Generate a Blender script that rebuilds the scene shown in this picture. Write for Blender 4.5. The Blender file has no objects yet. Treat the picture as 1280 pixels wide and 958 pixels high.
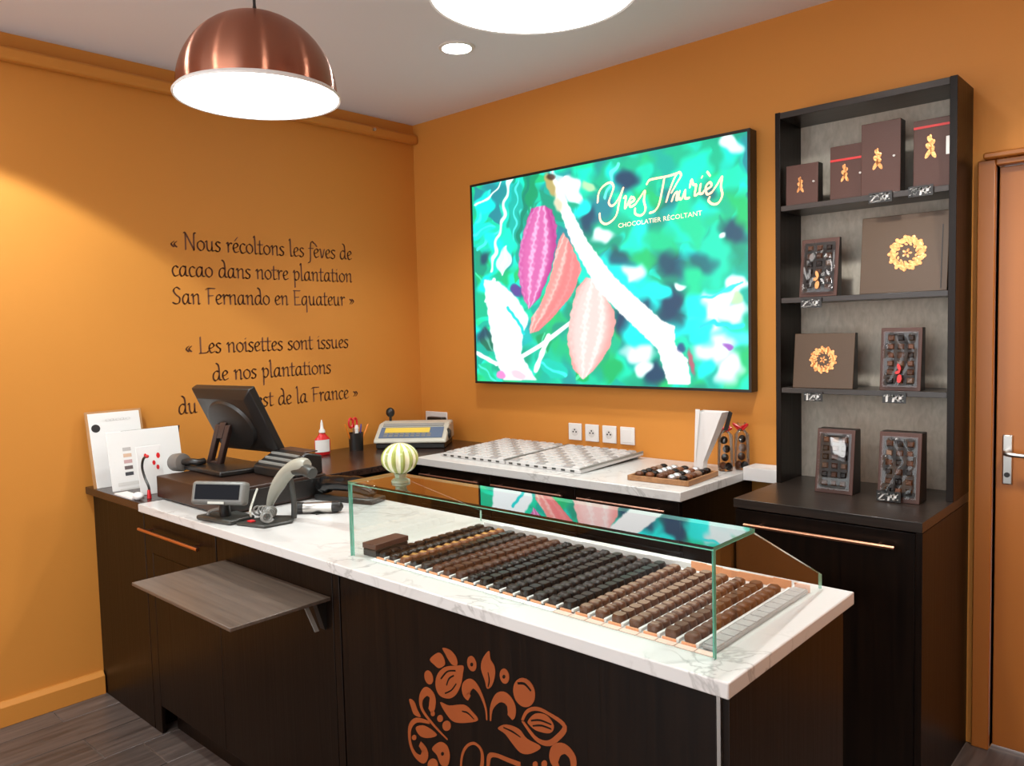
import bpy, bmesh, math, random
import numpy as np
from mathutils import Vector, Matrix
random.seed(7)
scene = bpy.context.scene
COL = scene.collection

# ------------------------------------------------------------------ camera
FPX = 986.89
YAW, PITCH, ROLL = 0.7411, -0.0640, -0.0254
CAM = Vector((3.6547, -3.1707, 1.54))
_f = Vector((-math.sin(YAW)*math.cos(PITCH), math.cos(YAW)*math.cos(PITCH), math.sin(PITCH)))
_r = Vector((math.cos(YAW), math.sin(YAW), 0)); _u = _r.cross(_f)
R2 = _r*math.cos(ROLL)+_u*math.sin(ROLL); U2 = -_r*math.sin(ROLL)+_u*math.cos(ROLL)
cd = bpy.data.cameras.new('camera'); co = bpy.data.objects.new('camera', cd); COL.objects.link(co)
cd.sensor_width = 36; cd.lens = FPX*36/1280; cd.clip_start = .05
m = Matrix.Identity(4)
for i in range(3):
    m[i][0] = R2[i]; m[i][1] = U2[i]; m[i][2] = -_f[i]; m[i][3] = CAM[i]
co.matrix_world = m
scene.camera = co
def on_plane(px, py, axis, val):          # photograph point -> point of a wall or front plane
    d = _f + R2*((px-640)/FPX) + U2*((479-py)/FPX)
    i = 'xyz'.index(axis)
    return CAM + d*((val-CAM[i])/d[i])

# ------------------------------------------------------------------ light
w = bpy.data.worlds.new('world'); scene.world = w; w.use_nodes = True
w.node_tree.nodes['Background'].inputs[0].default_value = (.97, .98, 1.0, 1)
w.node_tree.nodes['Background'].inputs[1].default_value = 2.7
PENDANT_L = 6.0
DOWN_L = 75.0
def lamp(kind, name, loc, energy, color=(1, .93, .84), target=None, **k):
    l = bpy.data.lights.new(name, kind); o = bpy.data.objects.new(name, l); COL.objects.link(o)
    o.location = loc; l.energy = energy; l.color = color
    for a, b in k.items(): setattr(l, a, b)
    if target is not None:
        o.rotation_euler = (Vector(target)-Vector(loc)).to_track_quat('-Z', 'Y').to_euler()
    return o
lamp('SPOT', 'ceiling_spot_by_left_wall', (.72, -2.47, 2.765), 84, (.9, 1, .98), (.62, -2.47, 0), spot_size=math.radians(110), spot_blend=.12, shadow_soft_size=.03)
lamp('AREA', 'customer_side_fill', (2.2, -3.9, 2.75), 30, (1, .99, .96), (2.2, -3.9, 0), shape='RECTANGLE', size=1.2, size_y=.6)  # added fill lamp, no such panel known; lifts the ambient light
lamp('SPOT', 'ceiling_downlight_beam', (1.125, -.708, 2.77), 60, (1, .98, .94), (1.125, -.708, 0), spot_size=math.radians(120), spot_blend=.6, shadow_soft_size=.06)
lamp('SPOT', 'ceiling_downlight_beam', (2.6, -.95, 2.77), 80, (1, .97, .92), (2.6, -.95, 0), spot_size=math.radians(130), spot_blend=.7, shadow_soft_size=.06)
lamp('SPOT', 'ceiling_downlight_beam', (3.75, -.95, 2.77), 95, (1, .97, .92), (3.75, -.95, 0), spot_size=math.radians(140), spot_blend=.6, shadow_soft_size=.06)  # added lamp, no such downlight known; brightens the door and right wall
scene.view_settings.view_transform = 'Standard'
scene.view_settings.look = 'None'
scene.view_settings.exposure = 0.24
scene.view_settings.gamma = 1.0
scene.view_settings.use_curve_mapping = False
try:
    scene.cycles.use_denoising = True
    scene.cycles.max_bounces = 12; scene.cycles.transparent_max_bounces = 24
    scene.cycles.sample_clamp_indirect = 6
except Exception: pass

# ------------------------------------------------------------------ materials
def newmat(name):
    mt = bpy.data.materials.new(name); mt.use_nodes = True
    nt = mt.node_tree; return mt, nt, nt.nodes['Principled BSDF']
def pr(name, col, rough=.5, metal=0, spec=.5, bump=0, bscale=60, var=0, vscale=8, **k):
    mt, nt, b = newmat(name)
    b.inputs['Base Color'].default_value = (*col, 1); b.inputs['Roughness'].default_value = rough
    b.inputs['Metallic'].default_value = metal; b.inputs['Specular IOR Level'].default_value = spec
    for a, v in k.items(): b.inputs[a.replace('_', ' ')].default_value = v
    if bump or var:
        tc = nt.nodes.new('ShaderNodeTexCoord')
    if bump:
        n = nt.nodes.new('ShaderNodeTexNoise'); n.inputs['Scale'].default_value = bscale; n.inputs['Detail'].default_value = 4
        bp = nt.nodes.new('ShaderNodeBump'); bp.inputs['Strength'].default_value = bump; bp.inputs['Distance'].default_value = .01
        nt.links.new(tc.outputs['Object'], n.inputs['Vector']); nt.links.new(n.outputs[0], bp.inputs['Height']); nt.links.new(bp.outputs[0], b.inputs['Normal'])
    if var:
        n = nt.nodes.new('ShaderNodeTexNoise'); n.inputs['Scale'].default_value = vscale; n.inputs['Detail'].default_value = 5
        mx = nt.nodes.new('ShaderNodeMix'); mx.data_type = 'RGBA'
        mx.inputs[6].default_value = (*[c*(1-var) for c in col], 1); mx.inputs[7].default_value = (*[min(1, c*(1+var)) for c in col], 1)
        nt.links.new(tc.outputs['Object'], n.inputs['Vector']); nt.links.new(n.outputs[0], mx.inputs[0]); nt.links.new(mx.outputs[2], b.inputs['Base Color'])
    return mt
def wood(name, c1, c2, scale, rough=.4, bump=.15, rand=0, spec=.5):
    mt, nt, b = newmat(name)
    tc = nt.nodes.new('ShaderNodeTexCoord'); mp = nt.nodes.new('ShaderNodeMapping'); mp.inputs['Scale'].default_value = scale
    nt.links.new(tc.outputs['Object'], mp.inputs['Vector'])
    oi = nt.nodes.new('ShaderNodeObjectInfo')
    ml = nt.nodes.new('ShaderNodeMath'); ml.operation = 'MULTIPLY'; ml.inputs[1].default_value = 37.0
    nt.links.new(oi.outputs['Random'], ml.inputs[0])
    n = nt.nodes.new('ShaderNodeTexNoise'); n.noise_dimensions = '4D'; n.inputs['Scale'].default_value = 1.0; n.inputs['Detail'].default_value = 6; n.inputs['Distortion'].default_value = .6
    nt.links.new(mp.outputs[0], n.inputs['Vector']); nt.links.new(ml.outputs[0], n.inputs['W'])
    rp = nt.nodes.new('ShaderNodeValToRGB'); rp.color_ramp.elements[0].position = .3; rp.color_ramp.elements[1].position = .72
    rp.color_ramp.elements[0].color = (*c1, 1); rp.color_ramp.elements[1].color = (*c2, 1)
    nt.links.new(n.outputs[0], rp.inputs[0])
    out = rp.outputs[0]
    if rand:
        hv = nt.nodes.new('ShaderNodeHueSaturation')
        mr = nt.nodes.new('ShaderNodeMapRange'); mr.inputs['To Min'].default_value = 1-rand; mr.inputs['To Max'].default_value = 1+rand
        nt.links.new(oi.outputs['Random'], mr.inputs['Value']); nt.links.new(mr.outputs[0], hv.inputs['Value']); nt.links.new(out, hv.inputs['Color']); out = hv.outputs[0]
    nt.links.new(out, b.inputs['Base Color'])
    b.inputs['Roughness'].default_value = rough; b.inputs['Specular IOR Level'].default_value = spec
    bp = nt.nodes.new('ShaderNodeBump'); bp.inputs['Strength'].default_value = bump; bp.inputs['Distance'].default_value = .003
    nt.links.new(n.outputs[0], bp.inputs['Height']); nt.links.new(bp.outputs[0], b.inputs['Normal'])
    return mt
def emit(name, col, s):
    mt, nt, b = newmat(name); b.inputs['Base Color'].default_value = (*col, 1)
    b.inputs['Emission Color'].default_value = (*col, 1); b.inputs['Emission Strength'].default_value = s; return mt

WALL = pr('orange_wall_paint', (.58, .232, .038), .55, bump=.04, bscale=220, var=.03, vscale=2, spec=.35)
DOORP = pr('orange_door_paint', (.37, .122, .018), .38, bump=.02, bscale=120)
CEIL = pr('ceiling_paint', (.76, .77, .83), .8, bump=.03, bscale=150)
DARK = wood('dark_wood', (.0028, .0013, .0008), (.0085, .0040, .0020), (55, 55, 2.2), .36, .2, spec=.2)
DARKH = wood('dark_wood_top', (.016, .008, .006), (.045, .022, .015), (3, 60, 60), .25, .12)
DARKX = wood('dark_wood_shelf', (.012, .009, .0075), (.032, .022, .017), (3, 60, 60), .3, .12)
FOLD = wood('brown_grey_wood', (.060, .044, .035), (.115, .086, .066), (3, 70, 70), .33, .1)
BACKP = wood('grey_linen_panel', (.40, .36, .29), (.54, .49, .41), (60, 60, 25), .6, .2)
PLANK = wood('plank_tile', (.055, .043, .038), (.15, .118, .105), (45, 3, 45), .33, .2, rand=.22)
GROUT = pr('grout', (.17, .13, .11), .8, bump=.1)
COPPER = pr('copper_rod', (.72, .36, .22), .28, 1)
COPPERD = pr('shaded_copper_rod', (.36, .20, .15), .4, 1)  # handle copper darkened: shade under the back worktop put into the colour
COPPERM = pr('copper_sheet', (.80, .36, .18), .4, .25)
CHROME = pr('steel', (.55, .53, .5), .3, 1)
BLACKP = pr('black_plastic', (.012, .0115, .011), .35, bump=.05, bscale=300)
BLACKG = pr('black_gloss', (.006, .006, .006), .12)
GREYP = pr('grey_plastic', (.22, .225, .21), .4)
DGREY = pr('dark_grey_plastic', (.035, .037, .033), .4)
LGREY = pr('light_grey_plastic', (.46, .47, .42), .4)
WHITEP = pr('white_plastic', (.72, .715, .70), .35)
PAPER = pr('white_paper', (.74, .735, .725), .75)
PAPERG = pr('grey_paper', (.62, .61, .59), .7)
RED = pr('red_plastic', (.62, .015, .02), .3)
REDRIB = pr('red_ribbon', (.55, .02, .02), .45)
BOXB = pr('brown_box_card', (.078, .036, .028), .42, spec=.3, bump=.05, bscale=200)
BOXG = pr('taupe_box_card', (.078, .048, .028), .32, spec=.35, bump=.03, bscale=200)
BOXD = pr('box_side_card', (.012, .008, .006), .45)
FOIL = pr('copper_foil', (.80, .36, .14), .28, 1, bump=.4, bscale=90)
INK = pr('brown_vinyl', (.15, .055, .027), .6)
INKB = pr('black_ink', (.015, .013, .013), .6)
CHALK = pr('white_chalk', (.85, .85, .83), .7)
EMB = pr('emblem_copper_print', (.30, .068, .014), .45, .25, var=.15, vscale=14)
SCREENB = pr('dark_screen', (.006, .007, .010), .4, spec=.08)
LAMPW = emit('opal_diffuser', (1, .985, .95), PENDANT_L)
DOWNW = emit('downlight_lens', (1, .98, .94), DOWN_L)

def stone():
    mt, nt, b = newmat('white_veined_stone')
    tc = nt.nodes.new('ShaderNodeTexCoord')
    n = nt.nodes.new('ShaderNodeTexNoise'); n.inputs['Scale'].default_value = 5.5; n.inputs['Detail'].default_value = 8; n.inputs['Distortion'].default_value = 1.6
    nt.links.new(tc.outputs['Object'], n.inputs['Vector'])
    rp = nt.nodes.new('ShaderNodeValToRGB'); e = rp.color_ramp.elements
    base = (.585, .585, .575, 1); vein = (.40, .395, .385, 1)
    e[0].position = .468; e[0].color = base; e[1].position = .532; e[1].color = base
    x = e.new(.5); x.color = vein
    nt.links.new(n.outputs[0], rp.inputs[0])
    n2 = nt.nodes.new('ShaderNodeTexNoise'); n2.inputs['Scale'].default_value = 2.3; n2.inputs['Detail'].default_value = 3
    nt.links.new(tc.outputs['Object'], n2.inputs['Vector'])
    r2 = nt.nodes.new('ShaderNodeValToRGB'); r2.color_ramp.elements[0].position = .5; r2.color_ramp.elements[1].position = .62
    nt.links.new(n2.outputs[0], r2.inputs[0])
    mx = nt.nodes.new('ShaderNodeMix'); mx.data_type = 'RGBA'; mx.inputs[6].default_value = base
    nt.links.new(r2.outputs[0], mx.inputs[0]); nt.links.new(rp.outputs[0], mx.inputs[7]); nt.links.new(mx.outputs[2], b.inputs['Base Color'])
    b.inputs['Roughness'].default_value = .22; return mt
STONE = stone()
def copper_shade():
    mt, nt, b = newmat('spun_copper')
    b.inputs['Base Color'].default_value = (.41, .17, .108, 1); b.inputs['Metallic'].default_value = 1; b.inputs['Roughness'].default_value = .27
    b.inputs['Anisotropic'].default_value = .99; b.inputs['Anisotropic Rotation'].default_value = .25
    t = nt.nodes.new('ShaderNodeTangent'); t.direction_type = 'RADIAL'; t.axis = 'Z'
    nt.links.new(t.outputs[0], b.inputs['Tangent'])
    return mt
SHADE = copper_shade()
def glass(name, tint=(.96, .985, .975), boost=1.0, rough=0.0, film=False):
    mt, nt, b = newmat(name); nt.nodes.remove(b)
    o = nt.nodes['Material Output']
    t = nt.nodes.new('ShaderNodeBsdfTransparent'); t.inputs[0].default_value = (*tint, 1)
    g = nt.nodes.new('ShaderNodeBsdfGlossy'); g.inputs['Roughness'].default_value = rough; g.inputs[0].default_value = (1, 1, 1, 1)
    fr = nt.nodes.new('ShaderNodeFresnel'); fr.inputs[0].default_value = 1.52
    mx = nt.nodes.new('ShaderNodeMixShader')
    geo = nt.nodes.new('ShaderNodeNewGeometry')
    inv = nt.nodes.new('ShaderNodeMath'); inv.operation = 'SUBTRACT'; inv.inputs[0].default_value = 1.0
    nt.links.new(geo.outputs['Backfacing'], inv.inputs[1])
    ml = nt.nodes.new('ShaderNodeMath'); ml.operation = 'MULTIPLY'
    nt.links.new(fr.outputs[0], ml.inputs[0])
    if film: ml.inputs[1].default_value = 1.0
    else: nt.links.new(inv.outputs[0], ml.inputs[1])
    m2 = nt.nodes.new('ShaderNodeMath'); m2.operation = 'MULTIPLY'; m2.inputs[1].default_value = boost; m2.use_clamp = True
    nt.links.new(ml.outputs[0], m2.inputs[0])
    nt.links.new(m2.outputs[0], mx.inputs[0]); nt.links.new(t.outputs[0], mx.inputs[1]); nt.links.new(g.outputs[0], mx.inputs[2]); nt.links.new(mx.outputs[0], o.inputs[0])
    return mt
GLASS = glass('clear_glass', boost=1.85)          # both faces of the pane reflect
GLASSF = glass('low_reflection_glass', boost=.6)
GEDGE = pr('green_glass_edge', (.10, .40, .29), .15, Transmission_Weight=.3)
CELLO = glass('cellophane', (.97, .97, .97), .9, .05, True)
FROST = pr('frosted_plastic', (.27, .255, .25), .4)
CLEARP = glass('clear_plastic', (.86, .86, .87), 1.6, .12)

# ------------------------------------------------------------------ builder
LOC = {}
class B:
    def __init__(s): s.v = []; s.f = []; s.mi = []
    def add(s, vs, fs, mi=0):
        o = len(s.v); s.v += [Vector(p) for p in vs]; s.f += [[i+o for i in f] for f in fs]; s.mi += [mi]*len(fs); return s
    def box(s, x0, x1, y0, y1, z0, z1, mi=0):
        return s.add([(x0, y0, z0), (x1, y0, z0), (x1, y1, z0), (x0, y1, z0), (x0, y0, z1), (x1, y0, z1), (x1, y1, z1), (x0, y1, z1)],
                     [(0, 3, 2, 1), (4, 5, 6, 7), (0, 1, 5, 4), (1, 2, 6, 5), (2, 3, 7, 6), (3, 0, 4, 7)], mi)
    def prism(s, poly, axis, a0, a1, mi=0, mside=None):
        # poly: 2-D points; axis x -> (y,z), y -> (x,z), z -> (x,y)
        mk = {'x': lambda p, a: (a, p[0], p[1]), 'y': lambda p, a: (p[0], a, p[1]), 'z': lambda p, a: (p[0], p[1], a)}[axis]
        area = sum(poly[i-1][0]*poly[i][1]-poly[i][0]*poly[i-1][1] for i in range(len(poly)))
        if (area < 0) != (axis == 'y'): poly = poly[::-1]
        n = len(poly)
        vs = [mk(p, a0) for p in poly]+[mk(p, a1) for p in poly]
        if a1 < a0: vs = [mk(p, a1) for p in poly]+[mk(p, a0) for p in poly]
        s.add(vs, [list(range(n))[::-1], list(range(n, 2*n))], mi)
        o = len(s.v)-2*n
        for i in range(n):
            j = (i+1) % n; s.f.append([o+i, o+j, o+n+j, o+n+i]); s.mi.append(mi if mside is None else mside)
        return s
    def lathe(s, c, prof, n=24, mi=0, axis=None):
        vs = []; fs = []; k = len(prof)
        for i in range(n):
            a = 2*math.pi*i/n
            for r, z in prof: vs.append(Vector((r*math.cos(a), r*math.sin(a), z)))
        for i in range(n):
            j = (i+1) % n
            for q in range(k-1): fs.append([i*k+q, j*k+q, j*k+q+1, i*k+q+1])
        if prof[0][0] > 1e-6: fs.append([i*k for i in range(n)][::-1])
        if prof[-1][0] > 1e-6: fs.append([i*k+k-1 for i in range(n)])
        if axis is not None:
            q = Vector((0, 0, 1)).rotation_difference(Vector(axis)); vs = [q @ p for p in vs]
        return s.add([p+Vector(c) for p in vs], fs, mi)
    def cyl(s, p0, p1, r0, r1=None, n=14, mi=0):
        p0 = Vector(p0); p1 = Vector(p1); d = p1-p0
        return s.lathe(p0, [(r0, 0), (r0 if r1 is None else r1, d.length)], n, mi, d.normalized())
    def ball(s, c, rx, ry=None, rz=None, n=16, m=10, mi=0):
        ry = ry or rx; rz = rz or rx
        o = len(s.v); s.lathe((0, 0, 0), [(max(1e-7, math.sin(math.pi*i/m)), -math.cos(math.pi*i/m)) for i in range(m+1)], n, mi)
        for i in range(o, len(s.v)): p = s.v[i]; s.v[i] = Vector((c[0]+p.x*rx, c[1]+p.y*ry, c[2]+p.z*rz))
        return s
    def tube(s, pts, r, n=8, mi=0, closed=False):
        pts = [Vector(p) for p in pts]; vs = []; fs = []; up = None; N = len(pts)
        rr = r if isinstance(r, (list, tuple)) else [r]*N
        for i, p in enumerate(pts):
            d = (pts[min(i+1, N-1)]-pts[max(i-1, 0)]).normalized()
            if up is None: up = d.orthogonal().normalized()
            up = (up-d*up.dot(d)).normalized(); sd = d.cross(up)
            for k in range(n):
                a = 2*math.pi*k/n; vs.append(p+(up*math.cos(a)+sd*math.sin(a))*rr[i])
        for i in range(N-1):
            for k in range(n):
                l = (k+1) % n; fs.append([i*n+k, i*n+l, (i+1)*n+l, (i+1)*n+k])
        fs.append(list(range(n))[::-1]); fs.append([(N-1)*n+k for k in range(n)])
        return s.add(vs, fs, mi)
    def xf(s, M):
        s.v = [M @ p for p in s.v]; return s
    def build(s, name, mat, parent=None, bevel=0, smooth=True, seg=2, origin=None, **props):
        me = bpy.data.meshes.new(name); off = Vector(origin) if origin is not None else (LOC[parent] if parent else Vector((0, 0, 0)))
        me.from_pydata([tuple(p-off) for p in s.v], [], s.f)
        mats = mat if isinstance(mat, (list, tuple)) else [mat]
        for q in mats: me.materials.append(q)
        if len(mats) > 1: me.polygons.foreach_set('material_index', s.mi)
        bm = bmesh.new(); bm.from_mesh(me); bmesh.ops.recalc_face_normals(bm, faces=bm.faces); bm.to_mesh(me); bm.free()
        if smooth:
            me.polygons.foreach_set('use_smooth', [True]*len(me.polygons))
            try: me.set_sharp_from_angle(angle=math.radians(38))
            except Exception: pass
        o = bpy.data.objects.new(name, me); COL.objects.link(o)
        LOC[o] = off
        if parent: o.parent = parent
        elif origin is not None: o.location = off
        if bevel:
            bv = o.modifiers.new('bevel', 'BEVEL'); bv.width = bevel; bv.segments = seg; bv.limit_method = 'ANGLE'; bv.angle_limit = math.radians(40)
        for a, b in props.items(): o[a] = b
        return o
def thing(name, label, cat, loc, group=None):
    o = bpy.data.objects.new(name, None); COL.objects.link(o); o.location = loc; o.empty_display_size = .05
    o['label'] = label; o['category'] = cat
    if group: o['group'] = group
    LOC[o] = Vector(loc); return o
def struct(o): o['kind'] = 'structure'; return o
def part_empty(name, parent):
    o = bpy.data.objects.new(name, None); COL.objects.link(o); o.parent = parent; LOC[o] = LOC[parent]; o.empty_display_size = .03; return o
def smooth_path(pts, k=5, closed=False):
    P = [Vector(p) for p in pts]; n = len(P); out = []
    for i in range(n if closed else n-1):
        g = (lambda j: P[j % n]) if closed else (lambda j: P[max(0, min(n-1, j))])
        p0, p1, p2, p3 = g(i-1), g(i), g(i+1), g(i+2)
        for t in range(k):
            t /= k
            out.append(.5*((2*p1)+(p2-p0)*t+(2*p0-5*p1+4*p2-p3)*t*t+(3*p1-p0-3*p2+p3)*t**3))
    if not closed: out.append(P[-1])
    return out
def ribbon2d(pts, widths, k=5):
    # variable-width flat stroke -> list of quads in 2-D
    P = smooth_path([(p[0], p[1], 0) for p in pts], k)
    W = [q.x for q in smooth_path([(q, 0, 0) for q in widths], k)]
    L, Rr = [], []
    for i, p in enumerate(P):
        d = (P[min(i+1, len(P)-1)]-P[max(i-1, 0)]); d = d.normalized() if d.length else Vector((1, 0, 0))
        nn = Vector((-d.y, d.x, 0)); h = max(.4*min(abs(x) for x in widths), W[i])*.5
        L.append(p+nn*h); Rr.append(p-nn*h)
    return L, Rr
def hull2d(pts):
    pts = sorted(set((round(p[0], 6), round(p[1], 6)) for p in pts))
    def half(ps):
        h = []
        for p in ps:
            while len(h) > 1 and (h[-1][0]-h[-2][0])*(p[1]-h[-2][1])-(h[-1][1]-h[-2][1])*(p[0]-h[-2][0]) <= 0: h.pop()
            h.append(p)
        return h
    a = half(pts); b = half(pts[::-1]); return a[:-1]+b[:-1]
def nib_poly(stroke, nw, ang, thin, k=4):
    # broad-nib pen drawn along a stroke -> convex polygons
    P = smooth_path([(p[0], p[1], 0) for p in stroke], k) if len(stroke) > 2 else [Vector((p[0], p[1], 0)) for p in stroke]
    c, s = math.cos(ang), math.sin(ang)
    nib = [(c*nw/2*a-s*thin/2*b, s*nw/2*a+c*thin/2*b) for a, b in ((1, .5), (.8, 1), (-.8, 1), (-1, .5), (-1, -.5), (-.8, -1), (.8, -1), (1, -.5))]
    return [hull2d([(p.x+x, p.y+y) for p in (P[i], P[i+1]) for x, y in nib]) for i in range(len(P)-1)]

# ------------------------------------------------------------------ room shell
XR, YF, H = 5.0, -6.0, 2.787
struct(B().box(-.12, 0, YF, .12, 0, H).build('wall_left', WALL))
wb = B().box(-.0, 3.04, 0, .12, 0, H).box(3.04, 3.86, 0, .12, 2.07, H).box(3.86, XR, 0, .12, 0, H)
struct(wb.build('wall_back', WALL))
struct(B().box(XR, XR+.12, YF, .12, 0, H).build('wall_right', WALL))
struct(B().box(-.12, XR+.12, YF, .12, H, H+.1).build('ceiling', CEIL))
fl = struct(B().box(-.12, XR+.12, YF, .12, -.1, -.004).build('floor', GROUT))
pw, pl = .2155, 1.26
xk = .165-pw; row = 0
while xk < XR:
    y = -2.12+pl*((row*.37) % 1) - 4*pl
    if row == 2: y = -2.12-4*pl
    while y < 0:
        a, b = max(y, YF), min(y+pl, 0.0)
        x0, x1 = max(xk, 0), min(xk+pw, XR)
        if b-a > .02 and x1-x0 > .02 and b > -4.3:
            B().box(x0+.0018, x1-.0018, a+.0018, b-.0018, -.006, 0).build('plank', PLANK, fl, bevel=.0012, seg=1)
        y += pl
    xk += pw; row += 1
# boxed pipe run under the ceiling along the left wall
tr = struct(B().box(0.0, .05, YF, -.0, 2.668, 2.722).build('trim_1', WALL, bevel=.014, seg=3))
B().cyl((.045, -.33, 2.70), (.062, -.33, 2.70), .009).build('pipe_cap', CHROME, tr)
bb = struct(B().prism([(0, 0), (.030, 0), (.030, .080), (.010, .100), (0, .100)], 'y', YF, -1.9035).build('baseboard_left', WALL, bevel=.002))
struct(B().box(4.0, XR, -.014, 0, 0, .098).build('baseboard_back', WALL, bevel=.005))
# door in the back wall
dr = struct(B().box(3.045, 3.855, .012, .05, .012, 2.065).build('door_1', DOORP, bevel=.003))
fr = B().box(2.985, 3.04, -.022, .05, 0, 2.09).box(3.86, 3.915, -.022, .05, 0, 2.09).box(3.04, 3.86, -.022, .05, 2.068, 2.09)
fr.build('door_frame', DOORP, dr, bevel=.004)
B().box(3.005, 3.93, -.045, 0, 2.09, 2.112).build('head_moulding', DOORP, dr, bevel=.006)
hd = B().prism([(3.066, .965), (3.098, .965), (3.098, 1.14), (3.066, 1.14)], 'y', .004, .014).build('handle_plate', CHROME, dr, bevel=.004)
B().tube(smooth_path([(3.082, .004, 1.082), (3.082, -.03, 1.082), (3.088, -.046, 1.08), (3.12, -.05, 1.078), (3.2, -.048, 1.076)], 4), .0085, 10).build('lever', CHROME, hd)
B().cyl((3.082, .006, 1.0), (3.082, -.002, 1.0), .009).build('keyhole', BLACKP, hd)

# ------------------------------------------------------------------ counters
YS = -1.90            # front of the counter carcass
c1 = thing('wall_counter', 'dark wood counter unit running along the left wall under the white cards and red bottle', 'counter', (.3, -1.0, 0))
B().box(.004, .518, YS, -1.88, 0, .888).build('front_panel', DARK, c1, bevel=.0015)
B().prism([(.004, -1.878), (.518, -1.878), (.518, -1.34), (.62, -1.34), (.62, -.004), (.004, -.004)], 'z', .0, .888).build('carcass', DARK, c1)
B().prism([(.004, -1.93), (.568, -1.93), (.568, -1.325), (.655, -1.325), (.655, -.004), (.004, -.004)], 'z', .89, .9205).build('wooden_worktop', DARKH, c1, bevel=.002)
c2 = thing('drawer_counter', 'dark wood counter unit with copper drawer handle under the till and a fold-down shelf', 'counter', (1.17, -1.6, 0))
B().box(.522, .585, YS, -1.885, 0, .888).build('side_panel', DARK, c2, bevel=.0015)
B().box(.587, 1.102, YS, -1.885, .115, .721).build('front_panel', DARK, c2, bevel=.001)
B().box(1.104, 1.778, YS, -1.885, .115, .888).build('front_panel', DARK, c2, bevel=.001)
B().box(1.781, 1.812, YS, -1.885, .0, .888).build('side_panel', DARK, c2, bevel=.001)
B().box(.586, 1.81, -1.84, -1.83, 0, .112).build('toe_kick', DARK, c2)
B().box(.66, 1.81, -1.88, -1.35, .115, .888).build('carcass', DARK, c2)
d = B().box(.588, 1.102, YS-.002, -1.885, .723, .885).build('drawer', DARK, c2, bevel=.0015)
def bar_handle(x0, x1, y, z, parent, mat=COPPER, r=.0065, off=.032):
    h = B().cyl((x0, y-off, z), (x1, y-off, z), r, n=12).build('handle', mat, parent)
    for x in (x0+.1*(x1-x0), x1-.1*(x1-x0)): B().cyl((x, y, z), (x, y-off+.002, z), .0045, n=8).build('handle_post', mat, parent)
    return h
bar_handle(.545, 1.03, YS, .818, d)
c3 = thing('display_counter', 'dark wood counter with a copper cocoa wreath, right end under the chocolates', 'counter', (2.4, -1.6, 0))
B().box(1.818, 2.975, YS, -1.88, .02, .888).build('front_panel', DARK, c3, bevel=.0015)
B().box(2.978, 3.0, YS+.004, -1.335, .0, .888).build('end_panel', DARK, c3, bevel=.0015)
B().box(2.9775, 2.985, YS-.003, YS+.006, .02, .888).build('corner_trim', CHROME, c3)
B().box(1.82, 2.975, -1.878, -1.335, .0, .888).build('carcass', DARK, c3)
ws = B()
ws.box(.57, 3.0205, -1.94, -1.322, .890, .9207)
ws.build('stone_worktop', STONE, bevel=.003, origin=(1.8, -1.63, .89), label='long white veined stone top under the till and chocolate display', category='worktop')

# emblem on the counter front (flat copper print)
em = part_empty('emblem', c3)
def ecrop(X, Y):
    p = on_plane(480+X/4.923, 790+Y/4.923, 'y', YS-.0012); return (p.x, p.z)
CXY = (2.405, .545)
def epoly(name, pts, mat=EMB, dz=0, k=4, rot=False):
    P = [q for q in smooth_path([(*ecrop(*p), 0) for p in pts], k, True)]
    P = [(p.x, p.y) for p in P]
    if rot: P = [(2*CXY[0]-x, 2*CXY[1]-z) for x, z in P]
    if not rot or min(z for x, z in P) > .25:
        B().prism(P, 'y', YS-.0012-dz, YS-.0002).build(name, mat, em, smooth=False)
def estroke(name, pts, ws, mat=EMB, dz=0, rot=False):
    Q = [(*ecrop(*p), 0) for p in pts]
    L, Rr = ribbon2d(Q, [q/4.923*.00243 for q in ws])
    P = [(p.x, p.y) for p in L]+[(p.x, p.y) for p in Rr[::-1]]
    if rot: P = [(2*CXY[0]-x, 2*CXY[1]-z) for x, z in P]
    b = B(); n = len(L)
    for i in range(n-1): b.prism([P[i], P[i+1], P[2*n-2-i], P[2*n-1-i]], 'y', YS-.0012-dz, YS-.0002)
    b.build(name, mat, em, smooth=False)
def eell(cx, cy, rx, ry, t=0, n=9):
    return [(cx+rx*math.cos(a)*math.cos(t)-ry*math.sin(a)*math.sin(t), cy+rx*math.cos(a)*math.sin(t)+ry*math.sin(a)*math.cos(t)) for a in [2*math.pi*i/n for i in range(n)]]
UP = []
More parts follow.
